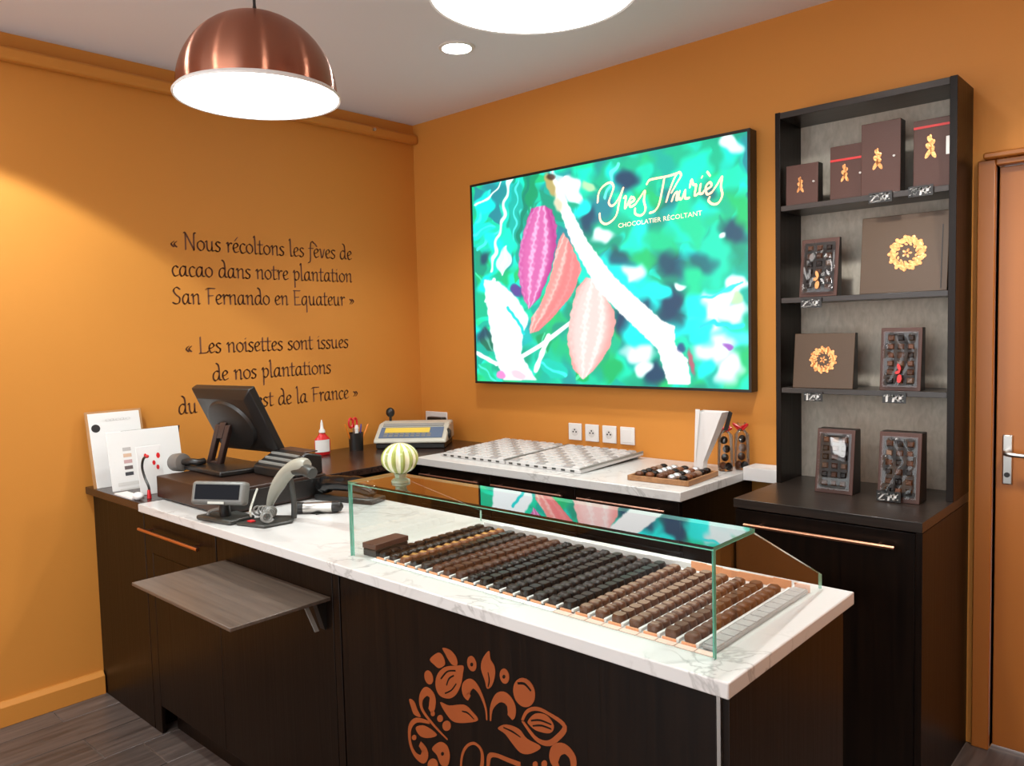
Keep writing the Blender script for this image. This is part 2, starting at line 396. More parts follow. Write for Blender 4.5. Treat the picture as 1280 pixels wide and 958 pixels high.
for rot in (False, True):
    epoly('leaf', [(282, 170), (330, 130), (362, 150), (375, 200), (340, 225), (310, 205)], rot=rot)
    epoly('leaf', [(360, 100), (410, 115), (445, 160), (450, 205), (415, 200), (378, 140)], rot=rot)
    epoly('pod', [(488, 212), (440, 210), (370, 220), (325, 270), (318, 340), (345, 395), (400, 412), (445, 385), (475, 320), (485, 260)], rot=rot)
    epoly('drop', eell(540, 197, 28, 48, -.2), rot=rot)
    epoly('leaf', [(645, 118), (605, 170), (597, 230), (620, 300), (635, 352), (665, 330), (683, 270), (680, 215), (655, 170)], rot=rot)
    epoly('drop', eell(741, 274, 29, 47, -.15), rot=rot)
    epoly('drop', eell(275, 282, 26, 44, -.25), rot=rot)
    epoly('hazelnut', eell(862, 375, 66, 92, -.25), rot=rot)
    epoly('leaf', [(345, 435), (400, 455), (490, 450), (540, 490), (578, 545), (500, 562), (430, 555), (385, 510)], rot=rot)
    estroke('scroll', [(632, 545), (625, 470), (590, 375), (545, 322), (510, 340), (505, 380), (525, 410)], [8, 14, 24, 45, 58, 55, 36], rot=rot)
    estroke('scroll', [(655, 550), (662, 470), (700, 410), (745, 408), (780, 450), (785, 500), (775, 528)], [8, 20, 42, 55, 55, 50, 34], rot=rot)
    epoly('leaf', [(700, 595), (750, 572), (830, 600), (880, 660), (965, 710), (900, 752), (840, 745), (790, 690), (745, 630)], rot=rot)
    estroke('scroll', [(390, 665), (300, 570), (235, 480), (228, 410), (260, 368), (297, 400), (295, 460), (280, 485)], [8, 15, 20, 30, 45, 45, 45, 25], rot=rot)
    estroke('pod_outline', [(850, 548), (880, 492), (940, 475), (1020, 510), (1112, 585), (1060, 660), (1000, 688), (930, 655), (850, 548)], [14, 16, 18, 16, 24, 26, 24, 20, 14], rot=rot)
    epoly('pod', [(885, 550), (930, 505), (1000, 515), (1045, 580), (1020, 625), (940, 610), (895, 575)], rot=rot)
    if rot: break
    for p, ws_ in (([(350, 290), (390, 245), (440, 240)], 8), ([(385, 330), (400, 290), (430, 270)], 8), ([(375, 380), (415, 360), (445, 320)], 7)):
        estroke('groove', p, [ws_]*3, DARK, .0004)
    for p in ((540, 202), (738, 277), (360, 752)): epoly('seed', eell(*p, 9, 12), DARK, .0004)
    estroke('groove', [(822, 318), (865, 322), (905, 365)], [10, 12, 10], DARK, .0004)
    estroke('groove', [(905, 548), (960, 545), (1030, 572)], [7, 9, 7], DARK, .0004)
    estroke('groove', [(915, 580), (970, 578), (1030, 600)], [7, 9, 7], DARK, .0004)
    estroke('groove', [(640, 250), (648, 300), (640, 340)], [5, 8, 5], DARK, .0004)
    estroke('groove', [(480, 490), (515, 500), (555, 540)], [5, 9, 5], DARK, .0004)
    estroke('groove', [(735, 590), (790, 615), (840, 650)], [5, 9, 5], DARK, .0004)
epoly('leaf', [(155, 415), (185, 430), (205, 480), (225, 525), (185, 510), (165, 460)])
for x, y, r in ((345, 535, 18), (385, 580, 26), (300, 505, 13), (930, 818, 16), (986, 814, 18), (185, 652, 14), (300, 820, 32)): epoly('berry', eell(x, y, r, r*1.2))
estroke('scroll', [(280, 560), (200, 545), (160, 590), (160, 680), (190, 755), (235, 785), (252, 740), (220, 690)], [15, 25, 25, 22, 28, 45, 50, 35])
epoly('leaf', [(195, 590), (250, 580), (325, 635), (270, 655), (220, 640)])
epoly('bean', [(340, 680), (385, 700), (405, 760), (390, 827), (350, 820), (325, 760), (295, 720)])
estroke('scroll', [(1165, 850), (1160, 775), (1112, 722), (1062, 732), (1045, 790), (1068, 840)], [25, 40, 45, 55, 52, 30])
estroke('monogram', [(475, 900), (475, 800), (490, 735), (520, 697), (560, 690), (598, 730), (605, 800), (590, 900)], [13, 14, 15, 14, 14, 18, 22, 22])
estroke('monogram', [(640, 840), (648, 768), (690, 762), (760, 790), (840, 820)], [20, 24, 20, 22, 24])

# fold-down shelf
fs = thing('fold_down_shelf', 'brown fold-down shelf leaf sticking out from the counter front below the till', 'shelf', (1.46, -2.06, .79))
B().box(1.163, 1.772, -2.208, YS-.001, .790, .800).build('leaf', FOLD, fs, bevel=.0015)
for x in (1.735, 1.205):
    br = B().prism([(YS-.001, .70), (YS-.008, .70), (-1.935, .788), (YS-.001, .788)], 'x', x-.012, x+.012).build('bracket', BLACKP, fs)
    B().prism([(-1.932, .706), (-1.944, .706), (-1.976, .786), (-1.964, .786)], 'x', x+.013, x+.019).build('strut', GREYP, br)

# back counter with stone top
b1 = thing('back_counter', 'dark wood drawer cabinet with three copper handles against the back wall', 'cabinet', (1.4, -.3, 0))
B().box(.665, 2.14, -.585, -.004, .0, .893).build('carcass', DARK, b1)
for i, (a, b) in enumerate(((.668, 1.155), (1.159, 1.646), (1.65, 2.138))):
    dd = B().box(a, b, -.605, -.587, .70, .887).build('drawer', DARK, b1, bevel=.0015)
    bar_handle(a+.03, b-.045, -.605, .853, dd, COPPERD, .0055)
    B().box(a, b, -.605, -.587, .1, .697).build('door_panel', DARK, b1, bevel=.0015)
B().box(.662, 2.155, -.625, -.003, .895, .932).build('stone_worktop', STONE, bevel=.003, origin=(1.4, -.3, .895), label='short cream stone top against the back wall under the chocolate moulds', category='worktop')

# ------------------------------------------------------------------ bookcase and cabinet at right
cb = thing('base_cabinet', 'tall dark wood cabinet with a long copper bar handle under the gift shelves', 'cabinet', (2.65, -.3, 0))
B().box(2.345, 2.962, -.55, -.004, .0, .892).build('carcass', DARK, cb)
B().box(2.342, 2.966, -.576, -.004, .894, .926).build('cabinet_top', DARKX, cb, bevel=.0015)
dd = B().box(2.347, 2.944, -.57, -.552, .03, .888).build('door', DARK, cb, bevel=.0015)
bar_handle(2.395, 2.893, -.57, .842, dd)
B().box(2.946, 2.966, -.574, -.004, 0, .892).build('side_panel', DARK, cb, bevel=.001)
bk = thing('bookcase', 'tall dark wood wall shelving holding brown chocolate gift boxes', 'shelving', (2.65, -.1, .926))
KD = -.216
B().box(2.343, 2.363, KD, -.004, .9265, 2.347).build('side_panel', DARK, bk, bevel=.001)
B().box(2.943, 2.966, KD, -.004, .9265, 2.347).build('side_panel', DARK, bk, bevel=.001)
B().box(2.363, 2.943, KD, -.004, 2.322, 2.345).build('top_panel', DARKX, bk, bevel=.001)
B().box(2.363, 2.943, -.02, -.006, .9265, 2.322).build('back_panel', BACKP, bk)
SH = (1.995, 1.645, 1.300)
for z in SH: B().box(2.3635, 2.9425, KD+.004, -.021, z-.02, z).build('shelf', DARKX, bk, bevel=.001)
B().box(2.1555, 2.343-.002, -.12, -.004, .90, .955).build('white_carton', PAPER, bevel=.002, origin=(2.25, -.06, .9), label='low white carton wedged between stone top and gift shelving', category='carton')

# gift boxes -------------------------------------------------------
def wedge(x0, x1, yb, zb, h, depth, lean, name, label, bodymat, group, cat='gift box'):
    t = thing(name, label, cat, ((x0+x1)/2, yb, zb), group)
    # front foot at yb, leans back towards the top
    b = B(); dt = max(.012, depth-lean)
    poly = [(yb, zb), (yb+depth, zb), (yb+lean+dt, zb+h), (yb+lean, zb+h)]
    b.prism(poly, 'x', x0, x1)
    for i in range(len(b.f)):
        c = sum((b.v[j] for j in b.f[i]), Vector())/len(b.f[i])
        b.mi[i] = 0 if abs(c.y-(yb+lean/2)) < .004+lean*.02 and abs(c.x-(x0+x1)/2) < .001 and abs(c.z-zb-h/2) < .01 else 1
    b.build('box_body', [bodymat, BOXD], t, bevel=.002)
    n = Vector((0, -h, lean)).normalized(); upv = Vector((0, lean, h)).normalized()
    o = Vector(((x0+x1)/2, yb+lean*.5, zb+h*.5))
    F = lambda u, v, e=0: o+Vector((1, 0, 0))*u+upv*v+n*e
    return t, F, (x1-x0), math.hypot(h, lean)
def flat(b, F, poly, e0=.0002, e1=.0012, mi=0):
    n = len(poly); b.add([F(u, v, e0) for u, v in poly]+[F(u, v, e1) for u, v in poly], [list(range(n))[::-1], list(range(n, 2*n))]+[[i, (i+1) % n, n+(i+1) % n, n+i] for i in range(n)], mi); return b
def ell2(cx, cy, rx, ry, n=10, t=0):
    return [(cx+rx*math.cos(2*math.pi*i/n)*math.cos(t)-ry*math.sin(2*math.pi*i/n)*math.sin(t), cy+rx*math.cos(2*math.pi*i/n)*math.sin(t)+ry*math.sin(2*math.pi*i/n)*math.cos(t)) for i in range(n)]
def figure_mark(t, F, u, v, s):
    # upright foil ornament: stacked loops over two spread feet
    b = B()
    for du, dv, rx, ry, a in ((-.02, .36, .10, .2, .5), (.07, .22, .11, .16, -.6), (-.07, .08, .12, .17, .6), (.05, -.06, .12, .16, -.5), (-.10, -.26, .09, .24, -.5), (.11, -.28, .09, .24, .5), (.0, .5, .05, .1, 0), (.0, -.14, .07, .12, 0)):
        flat(b, F, ell2(u+du*s, v+dv*s, rx*s, ry*s, 9, a))
    b.build('foil_mark', FOIL, t, smooth=False)
def wreath_mark(t, F, u, v, r):
    wr = part_empty('foil_wreath', t); rnd = random.Random(int(u*1e4)+3)
    b = B()
    for i in range(13):
        a = 2*math.pi*i/13; rr = r*.72
        flat(b, F, ell2(u+rr*math.cos(a), v+rr*math.sin(a), r*.26, r*.15, 8, a+rnd.uniform(.4, 1.6)))
        a += .25; flat(b, F, ell2(u+r*.88*math.cos(a), v+r*.88*math.sin(a), r*.14, r*.11, 7, a), .0002, .0016)
        flat(b, F, ell2(u+r*.5*math.cos(a), v+r*.5*math.sin(a), r*.10, r*.06, 7, a+1), .0002, .0016)
    b.build('leaf_ring', FOIL, wr, smooth=False)
    b = B()
    for i in range(5): flat(b, F, ell2(u+r*.16*math.cos(i*1.257), v+r*.16*math.sin(i*1.257), r*.11, r*.06, 8, i*1.257))
    b.build('flower', FOIL, wr, smooth=False)
def clasp(t, F, u, v):
    b = B(); p = F(u, v); b.cyl(p, F(u, v, .004), .004, n=10); b.build('clasp', CHROME, t)
def line_band(t, F, u0, u1, v0, v1, mat=REDRIB, name='lid_line'):
    flat(B(), F, [(u0, v0), (u1, v0), (u1, v1), (u0, v1)]).build(name, mat, t, smooth=False)
G1 = 'brown gift boxes on the top shelf'
z = SH[0]
t, F, W_, H_ = wedge(2.377, 2.5, -.198, z, .150, .05, .004, 'gift_box', 'smallest brown gift box with foil mark, far left of the top shelf', BOXB, G1); figure_mark(t, F, -.006, -.004, .055); clasp(t, F, .045, .004)
t, F, W_, H_ = wedge(2.535, 2.652, -.175, z, .198, .05, .004, 'gift_box', 'brown gift box with red lid line, left of the tallest box on top shelf', BOXB, G1); figure_mark(t, F, -.005, -.005, .06); line_band(t, F, -.0575, .0575, .043, .051); clasp(t, F, .05, -.01)
t, F, W_, H_ = wedge(2.6545, 2.787, -.2, z, .252, .055, .004, 'gift_box', 'tallest brown gift box on the top shelf, plain lid and silver clasp', BOXB, G1); figure_mark(t, F, -.01, -.006, .07); clasp(t, F, .045, .0)
t, F, W_, H_ = wedge(2.822, 2.938, -.18, z, .235, .05, .004, 'gift_box', 'brown gift box with red lid line at right end of top shelf', BOXB, G1); figure_mark(t, F, -.004, .02, .075); line_band(t, F, -.0575, .0575, .088, .096); line_band(t, F, .044, .056, -.01, .05, CHROME, 'clasp')
G2 = 'large taupe gift boxes with a foil wreath'
t, F, W_, H_ = wedge(2.647, 2.934, -.19, SH[1], .275, .05, .032, 'gift_box', 'large taupe gift box with round foil wreath on the second shelf', BOXG, G2); wreath_mark(t, F, .012, .0, .064)
line_band(t, F, .122, .125, -.13, .09, BOXD, 'lid_edge')
t, F, W_, H_ = wedge(2.402, 2.628, -.2, SH[2], .207, .055, .026, 'gift_box', 'taupe gift box with round foil wreath on the third shelf, beside a windowed box', BOXG, G2); wreath_mark(t, F, .0, .004, .052)
G3 = 'windowed boxes of chocolates'
def window_box(x0, x1, yb, zb, h, depth, lean, label, ribbon=None, fold='plain', seed=0):
    t, F, W_, H_ = wedge(x0, x1, yb, zb, h, depth, lean, 'chocolate_box', label, BOXB, G3)
    rnd = random.Random(seed)
    tray = flat(B(), F, [(-W_*.40, -H_*.42), (W_*.40, -H_*.42), (W_*.40, H_*.43), (-W_*.40, H_*.43)], .0001, .0006).build('chocolate_tray', BOXD, t, smooth=False)
    nr = 6
    for r_ in range(nr):
        for c_ in range(3):
            u = (c_-1)*W_*.245; v = -H_*.34+r_*H_*.135
            s = .0105+.001*rnd.random()
            b = B(); p = [(u-s, v-s*.9), (u+s, v-s*.9), (u+s, v+s*.9), (u-s, v+s*.9)]
            q = [(u-s*.7, v-s*.6), (u+s*.7, v-s*.6), (u+s*.7, v+s*.6), (u-s*.7, v+s*.6)]
            b.add([F(a, c, .0006) for a, c in p]+[F(a, c, .006) for a, c in q], [(4, 5, 6, 7)]+[(i, (i+1) % 4, 4+(i+1) % 4, 4+i) for i in range(4)])
            b.build('chocolate', [CH['dark'], CH['milk'], CH['pale']][rnd.choice((0, 0, 1, 1, 1, 2))], tray, smooth=False)
    # crinkled clear film over the window
    b = B(); n, mm = 17, 25; vs = []; fs_ = []
    for i in range(mm):
        for j in range(n):
            u = (j/(n-1)-.5)*W_*.84; v = (i/(mm-1)-.5)*H_*.88
            edge = min(j, n-1-j, i, mm-1-i) > 1
            if fold == 'dome': e = .0075+(max(0, min(.155*(.098-v)+.13*(.056-u), .30*(v+.055), .45*(u+.05))) if edge else 0)
            elif fold == 'folds': e = .009+(.0065*math.sin(95*u+45*abs(v-.02)+rnd.random()*.6)+.002*rnd.random() if edge else 0)
            else: e = .0085+.0025*math.sin(60*u+11)*math.sin(40*v)
            vs.append(F(u, v, e if edge else .0065))
    for i in range(mm-1):
        for j in range(n-1): fs_.append((i*n+j, i*n+j+1, (i+1)*n+j+1, (i+1)*n+j))
    b.add(vs, fs_).build('clear_film', CELLO, t)
    if ribbon:
        rb = B(); flat(rb, F, ell2(0, -H_*.13, .006, .014, 8, .3), .014, .017); flat(rb, F, ell2(-.004, -H_*.21, .009, .006, 8, .4), .014, .018); flat(rb, F, ell2(.002, -H_*.31, .008, .016, 8, -.1), .014, .017)
        rb.build('ribbon', ribbon, t, smooth=False)
    return t
CH = {
 'dark': pr('chocolate_dark', (.009, .0045, .0035), .30, spec=.28, bump=.12, bscale=160, var=.2, vscale=60),
 'black': pr('chocolate_black', (.009, .006, .006), .22, spec=.28, bump=.1, bscale=160),
 'grey': pr('chocolate_grey', (.018, .0115, .010), .36, spec=.28, bump=.2, bscale=160, var=.25, vscale=90),  # dark greyish brown with fine tone variation
 'red': pr('chocolate_reddish', (.060, .021, .011), .34, spec=.28, bump=.1, bscale=160, var=.2, vscale=70),
 'caramel': pr('chocolate_caramel', (.15, .05, .018), .36, spec=.28, bump=.15, bscale=160, var=.25, vscale=70),
 'milk': pr('chocolate_milk', (.10, .037, .017), .30, spec=.28, bump=.12, bscale=160, var=.25, vscale=80),
 'brown': pr('chocolate_brown', (.105, .038, .016), .4, spec=.28, bump=.15, bscale=160, var=.2, vscale=80),
 'pale': pr('chocolate_pale_top', (.22, .135, .09), .42, spec=.28, bump=.25, bscale=200, var=.35, vscale=120),
 'gold': pr('chocolate_gold_line', (.42, .22, .06), .38, spec=.28, var=.2, vscale=90),
}
window_box(2.428, 2.57, -.2, SH[1], .218, .05, .03, 'windowed chocolate box with a foil ribbon on the second shelf', FOIL, seed=1)
window_box(2.722, 2.858, -.205, SH[2], .222, .055, .02, 'windowed chocolate box with a red ribbon on the third shelf', REDRIB, 'folds', seed=2)
window_box(2.526, 2.662, -.30, .9262, .232, .085, .032, 'windowed chocolate box with glaring film at left on the cabinet top', None, 'dome', seed=3)
window_box(2.752, 2.888, -.32, .9262, .238, .085, .028, 'windowed chocolate box with creased film and price card on cabinet top', None, 'folds', seed=4)

# ------------------------------------------------------------------ lettering: stroke alphabet for pen and chalk writing
GL = {
 'n': (.78, [[(0, .85), (.12, .98), (.15, 0)], [(.15, .7), (.4, 1), (.55, .85), (.55, .05), (.68, .06)]]),
 'o': (.68, [[(.3, 1), (.06, .75), (.05, .3), (.3, 0), (.55, .28), (.54, .75), (.3, 1)]]),
 'u': (.78, [[(0, .9), (.1, 1), (.12, .3), (.25, 0), (.45, .15), (.52, .4)], [(.52, 1), (.52, .1), (.68, .06)]]),
 's': (.52, [[(.42, .9), (.2, 1), (.06, .8), (.2, .55), (.38, .35), (.3, .05), (.12, 0), (0, .12)]]),
 'r': (.52, [[(0, .88), (.12, .98), (.14, 0)], [(.14, .65), (.32, .98), (.46, .9)]]),
 'e': (.58, [[(.05, .45), (.3, .55), (.45, .78), (.3, 1), (.1, .8), (.05, .4), (.2, .02), (.48, .15)]]),
 'c': (.56, [[(.48, .85), (.3, 1), (.1, .8), (.04, .45), (.15, .05), (.3, 0), (.5, .14)]]),
 'l': (.38, [[(0, 1.72), (.1, 1.8), (.12, .2), (.2, 0), (.34, .08)]]),
 't': (.48, [[(.16, 1.45), (.14, .2), (.24, 0), (.42, .1)], [(-.04, 1), (.42, 1.02)]]),
 'f': (.46, [[(.52, 1.6), (.36, 1.8), (.2, 1.6), (.15, 1), (.1, -.4), (-.1, -.6)], [(-.04, 1), (.42, 1.02)]]),
 'v': (.6, [[(0, .95), (.1, .95), (.25, 0), (.5, 1)]]),
 'd': (.76, [[(.5, .9), (.3, 1), (.08, .7), (.05, .25), (.2, 0), (.4, .15), (.52, .5)], [(.3, 1.8), (.48, 1.6), (.54, 1), (.54, .15), (.7, .06)]]),
 'a': (.74, [[(.5, .9), (.28, 1), (.06, .65), (.05, .25), (.18, 0), (.36, .15), (.5, .6)], [(.5, 1), (.5, .15), (.68, .06)]]),
 'p': (.68, [[(0, .85), (.12, 1), (.12, -.8)], [(.12, .75), (.35, 1), (.55, .75), (.5, .25), (.3, 0), (.14, .15)]]),
 'q': (.7, [[(.5, .9), (.28, 1), (.06, .65), (.05, .25), (.18, 0), (.36, .15), (.5, .6)], [(.5, 1), (.5, -.8)]]),
 'i': (.36, [[(0, .88), (.12, 1), (.13, .1), (.28, .06)], [(.1, 1.36), (.15, 1.42)]]),
 'N': (1.0, [[(.1, 0), (.12, 1.6)], [(0, 1.65), (.15, 1.6), (.75, 0)], [(.75, 0), (.78, 1.6), (.92, 1.7)]]),
 'S': (.8, [[(.65, 1.45), (.4, 1.65), (.15, 1.35), (.3, .95), (.6, .6), (.55, .15), (.3, 0), (.05, .15)]]),
 'F': (.78, [[(.2, 1.6), (.18, 0)], [(0, 1.5), (.2, 1.62), (.75, 1.6)], [(.18, .85), (.58, .88)]]),
 'E': (.82, [[(.15, 1.6), (.15, 0)], [(.05, 1.6), (.7, 1.6)], [(.15, .85), (.55, .87)], [(.15, 0), (.72, .05)]]),
 'L': (.78, [[(.15, 1.65), (.15, .05)], [(.03, 0), (.62, .04), (.72, .2)]]),
 'O': (1.0, [[(.5, 1.65), (.1, 1.2), (.1, .4), (.5, 0), (.9, .4), (.9, 1.2), (.5, 1.65)]]),
 '-': (.5, [[(.08, .5), (.4, .52)]]),
 '\u00ab': (.62, [[(.25, .75), (.05, .48), (.25, .2)], [(.47, .75), (.27, .48), (.47, .2)]]),
 '\u00bb': (.62, [[(.07, .75), (.27, .48), (.07, .2)], [(.29, .75), (.49, .48), (.29, .2)]]),
 '1': (.5, [[(.05, 1.2), (.25, 1.5), (.25, 0)]]), '2': (.7, [[(.05, 1.2), (.3, 1.5), (.55, 1.15), (.05, 0), (.6, 0)]]),
 '3': (.7, [[(.08, 1.4), (.5, 1.45), (.25, .85), (.55, .5), (.3, 0), (.03, .15)]]), '5': (.7, [[(.55, 1.5), (.12, 1.5), (.08, .85), (.5, .8), (.5, .1), (.03, .05)]]),
 '9': (.7, [[(.5, 1.1), (.2, 1.5), (.08, 1.0), (.5, 1.0), (.5, 1.4), (.4, 0)]]), '0': (.7, [[(.3, 1.5), (.05, .8), (.3, 0), (.55, .8), (.3, 1.5)]]),
 '8': (.7, [[(.5, 1.3), (.2, 1.5), (.12, 1.05), (.5, .5), (.3, 0), (.08, .4), (.5, 1.2)]]),
 '\u20ac': (.8, [[(.65, 1.3), (.4, 1.5), (.15, .8), (.35, 0), (.65, .2)], [(0, .95), (.5, .95)], [(0, .65), (.48, .65)]]),
}
GL['\u00e9'] = (.58, GL['e'][1]+[[(.2, 1.25), (.42, 1.6)]])
GL['\u00e8'] = (.58, GL['e'][1]+[[(.12, 1.6), (.34, 1.25)]])
GL['m'] = (1.22, [[(0, .85), (.12, .98), (.15, 0)], [(.15, .7), (.38, 1), (.52, .85), (.52, 0)], [(.52, .7), (.78, 1), (.95, .85), (.95, .05), (1.1, .06)]])
def write(text, nw=.17, ang=.7, thin=.07, space=.42):
    x = 0; out = []
    for ch in text:
        if ch == ' ': x += space; continue
        adv, st = GL[ch]
        for s_ in st: out += nib_poly([(px+x, py) for px, py in s_], nw, ang, thin)
        x += adv
    return out, x
def place_text(polys, total, x0, width, z, xh, fn):
    b = B(); k = width/total
    for i, p in enumerate(polys):
        vs = [fn(x0+u*k, z+v*xh) for u, v in p]; b.add(vs, [list(range(len(vs)))])
    return b
QU = [('\u00ab Nous r\u00e9coltons les f\u00e8ves de', -1.5, -.474, 1.968, 0), ('cacao dans notre plantation', -1.5, -.478, 1.843, 0), ('San Fernando en Equateur \u00bb', -1.507, -.47, 1.713, 0),
      ('\u00ab Les noisettes sont issues', -1.455, -.52, 1.478, 1), ('de nos plantations', -1.327, -.642, 1.342, 1), ('du Sud-Ouest de la France \u00bb', -1.503, -.468, 1.195, 1)]
q0 = thing('wall_quotation', 'upper brown handwritten quotation about cocoa plantations lettered on the orange left wall', 'lettering', (.001, -.99, 1.7))
q1 = thing('wall_quotation', 'lower brown handwritten quotation about hazelnuts lettered on left wall behind the till', 'lettering', (.001, -.99, 1.19))
for tx, a, b_, z_, g in QU:
    ps, tot = write(tx, .145, .7, .055)
    place_text(ps, tot, a, b_-a, z_, .047, lambda u, v: (.0012, u, v)).build('text_line', INK, (q0, q1)[g], smooth=False, kind='stuff')

# price cards on the shelf edges
def price_tag(x, z_, y, text, label, tilt=0, w_=.078, h_=.036):
    t = thing('price_tag', label, 'price tag', (x, y, z_), 'chalk price tags on the gift shelves')
    B().prism([(x-w_/2, z_-h_/2), (x+w_/2, z_-h_/2), (x+w_/2, z_+h_/2), (x-w_/2, z_+h_/2)], 'y', y-.003, y).build('card', BLACKP, t)
    ps, tot = write(text, .24, .7, .13)
    place_text(ps, tot, x-w_*.42, w_*.84, z_-.013, .0165, lambda u, v: (u, y-.0035, v)).build('price', CHALK, t, smooth=False)
price_tag(2.727, 1.981, -.2165, '25\u20ac', 'black chalk price tag under the tallest box of the top shelf')
price_tag(2.857, 1.985, -.2165, '39\u20ac', 'black chalk price tag at right of the top shelf edge')
price_tag(2.482, 1.622, -.2165, '25\u20ac', 'black chalk price tag at left of the second shelf edge')
price_tag(2.489, 1.27, -.2165, '12\u20ac', 'dim black price tag under the wreath box of the third shelf', w_=.07)
price_tag(2.776, 1.275, -.2165, '19\u20ac', 'black chalk price tag under the ribboned box of the third shelf')
price_tag(2.795, .947, -.335, '29\u20ac', 'black price card leaning on the creased film box on cabinet top')

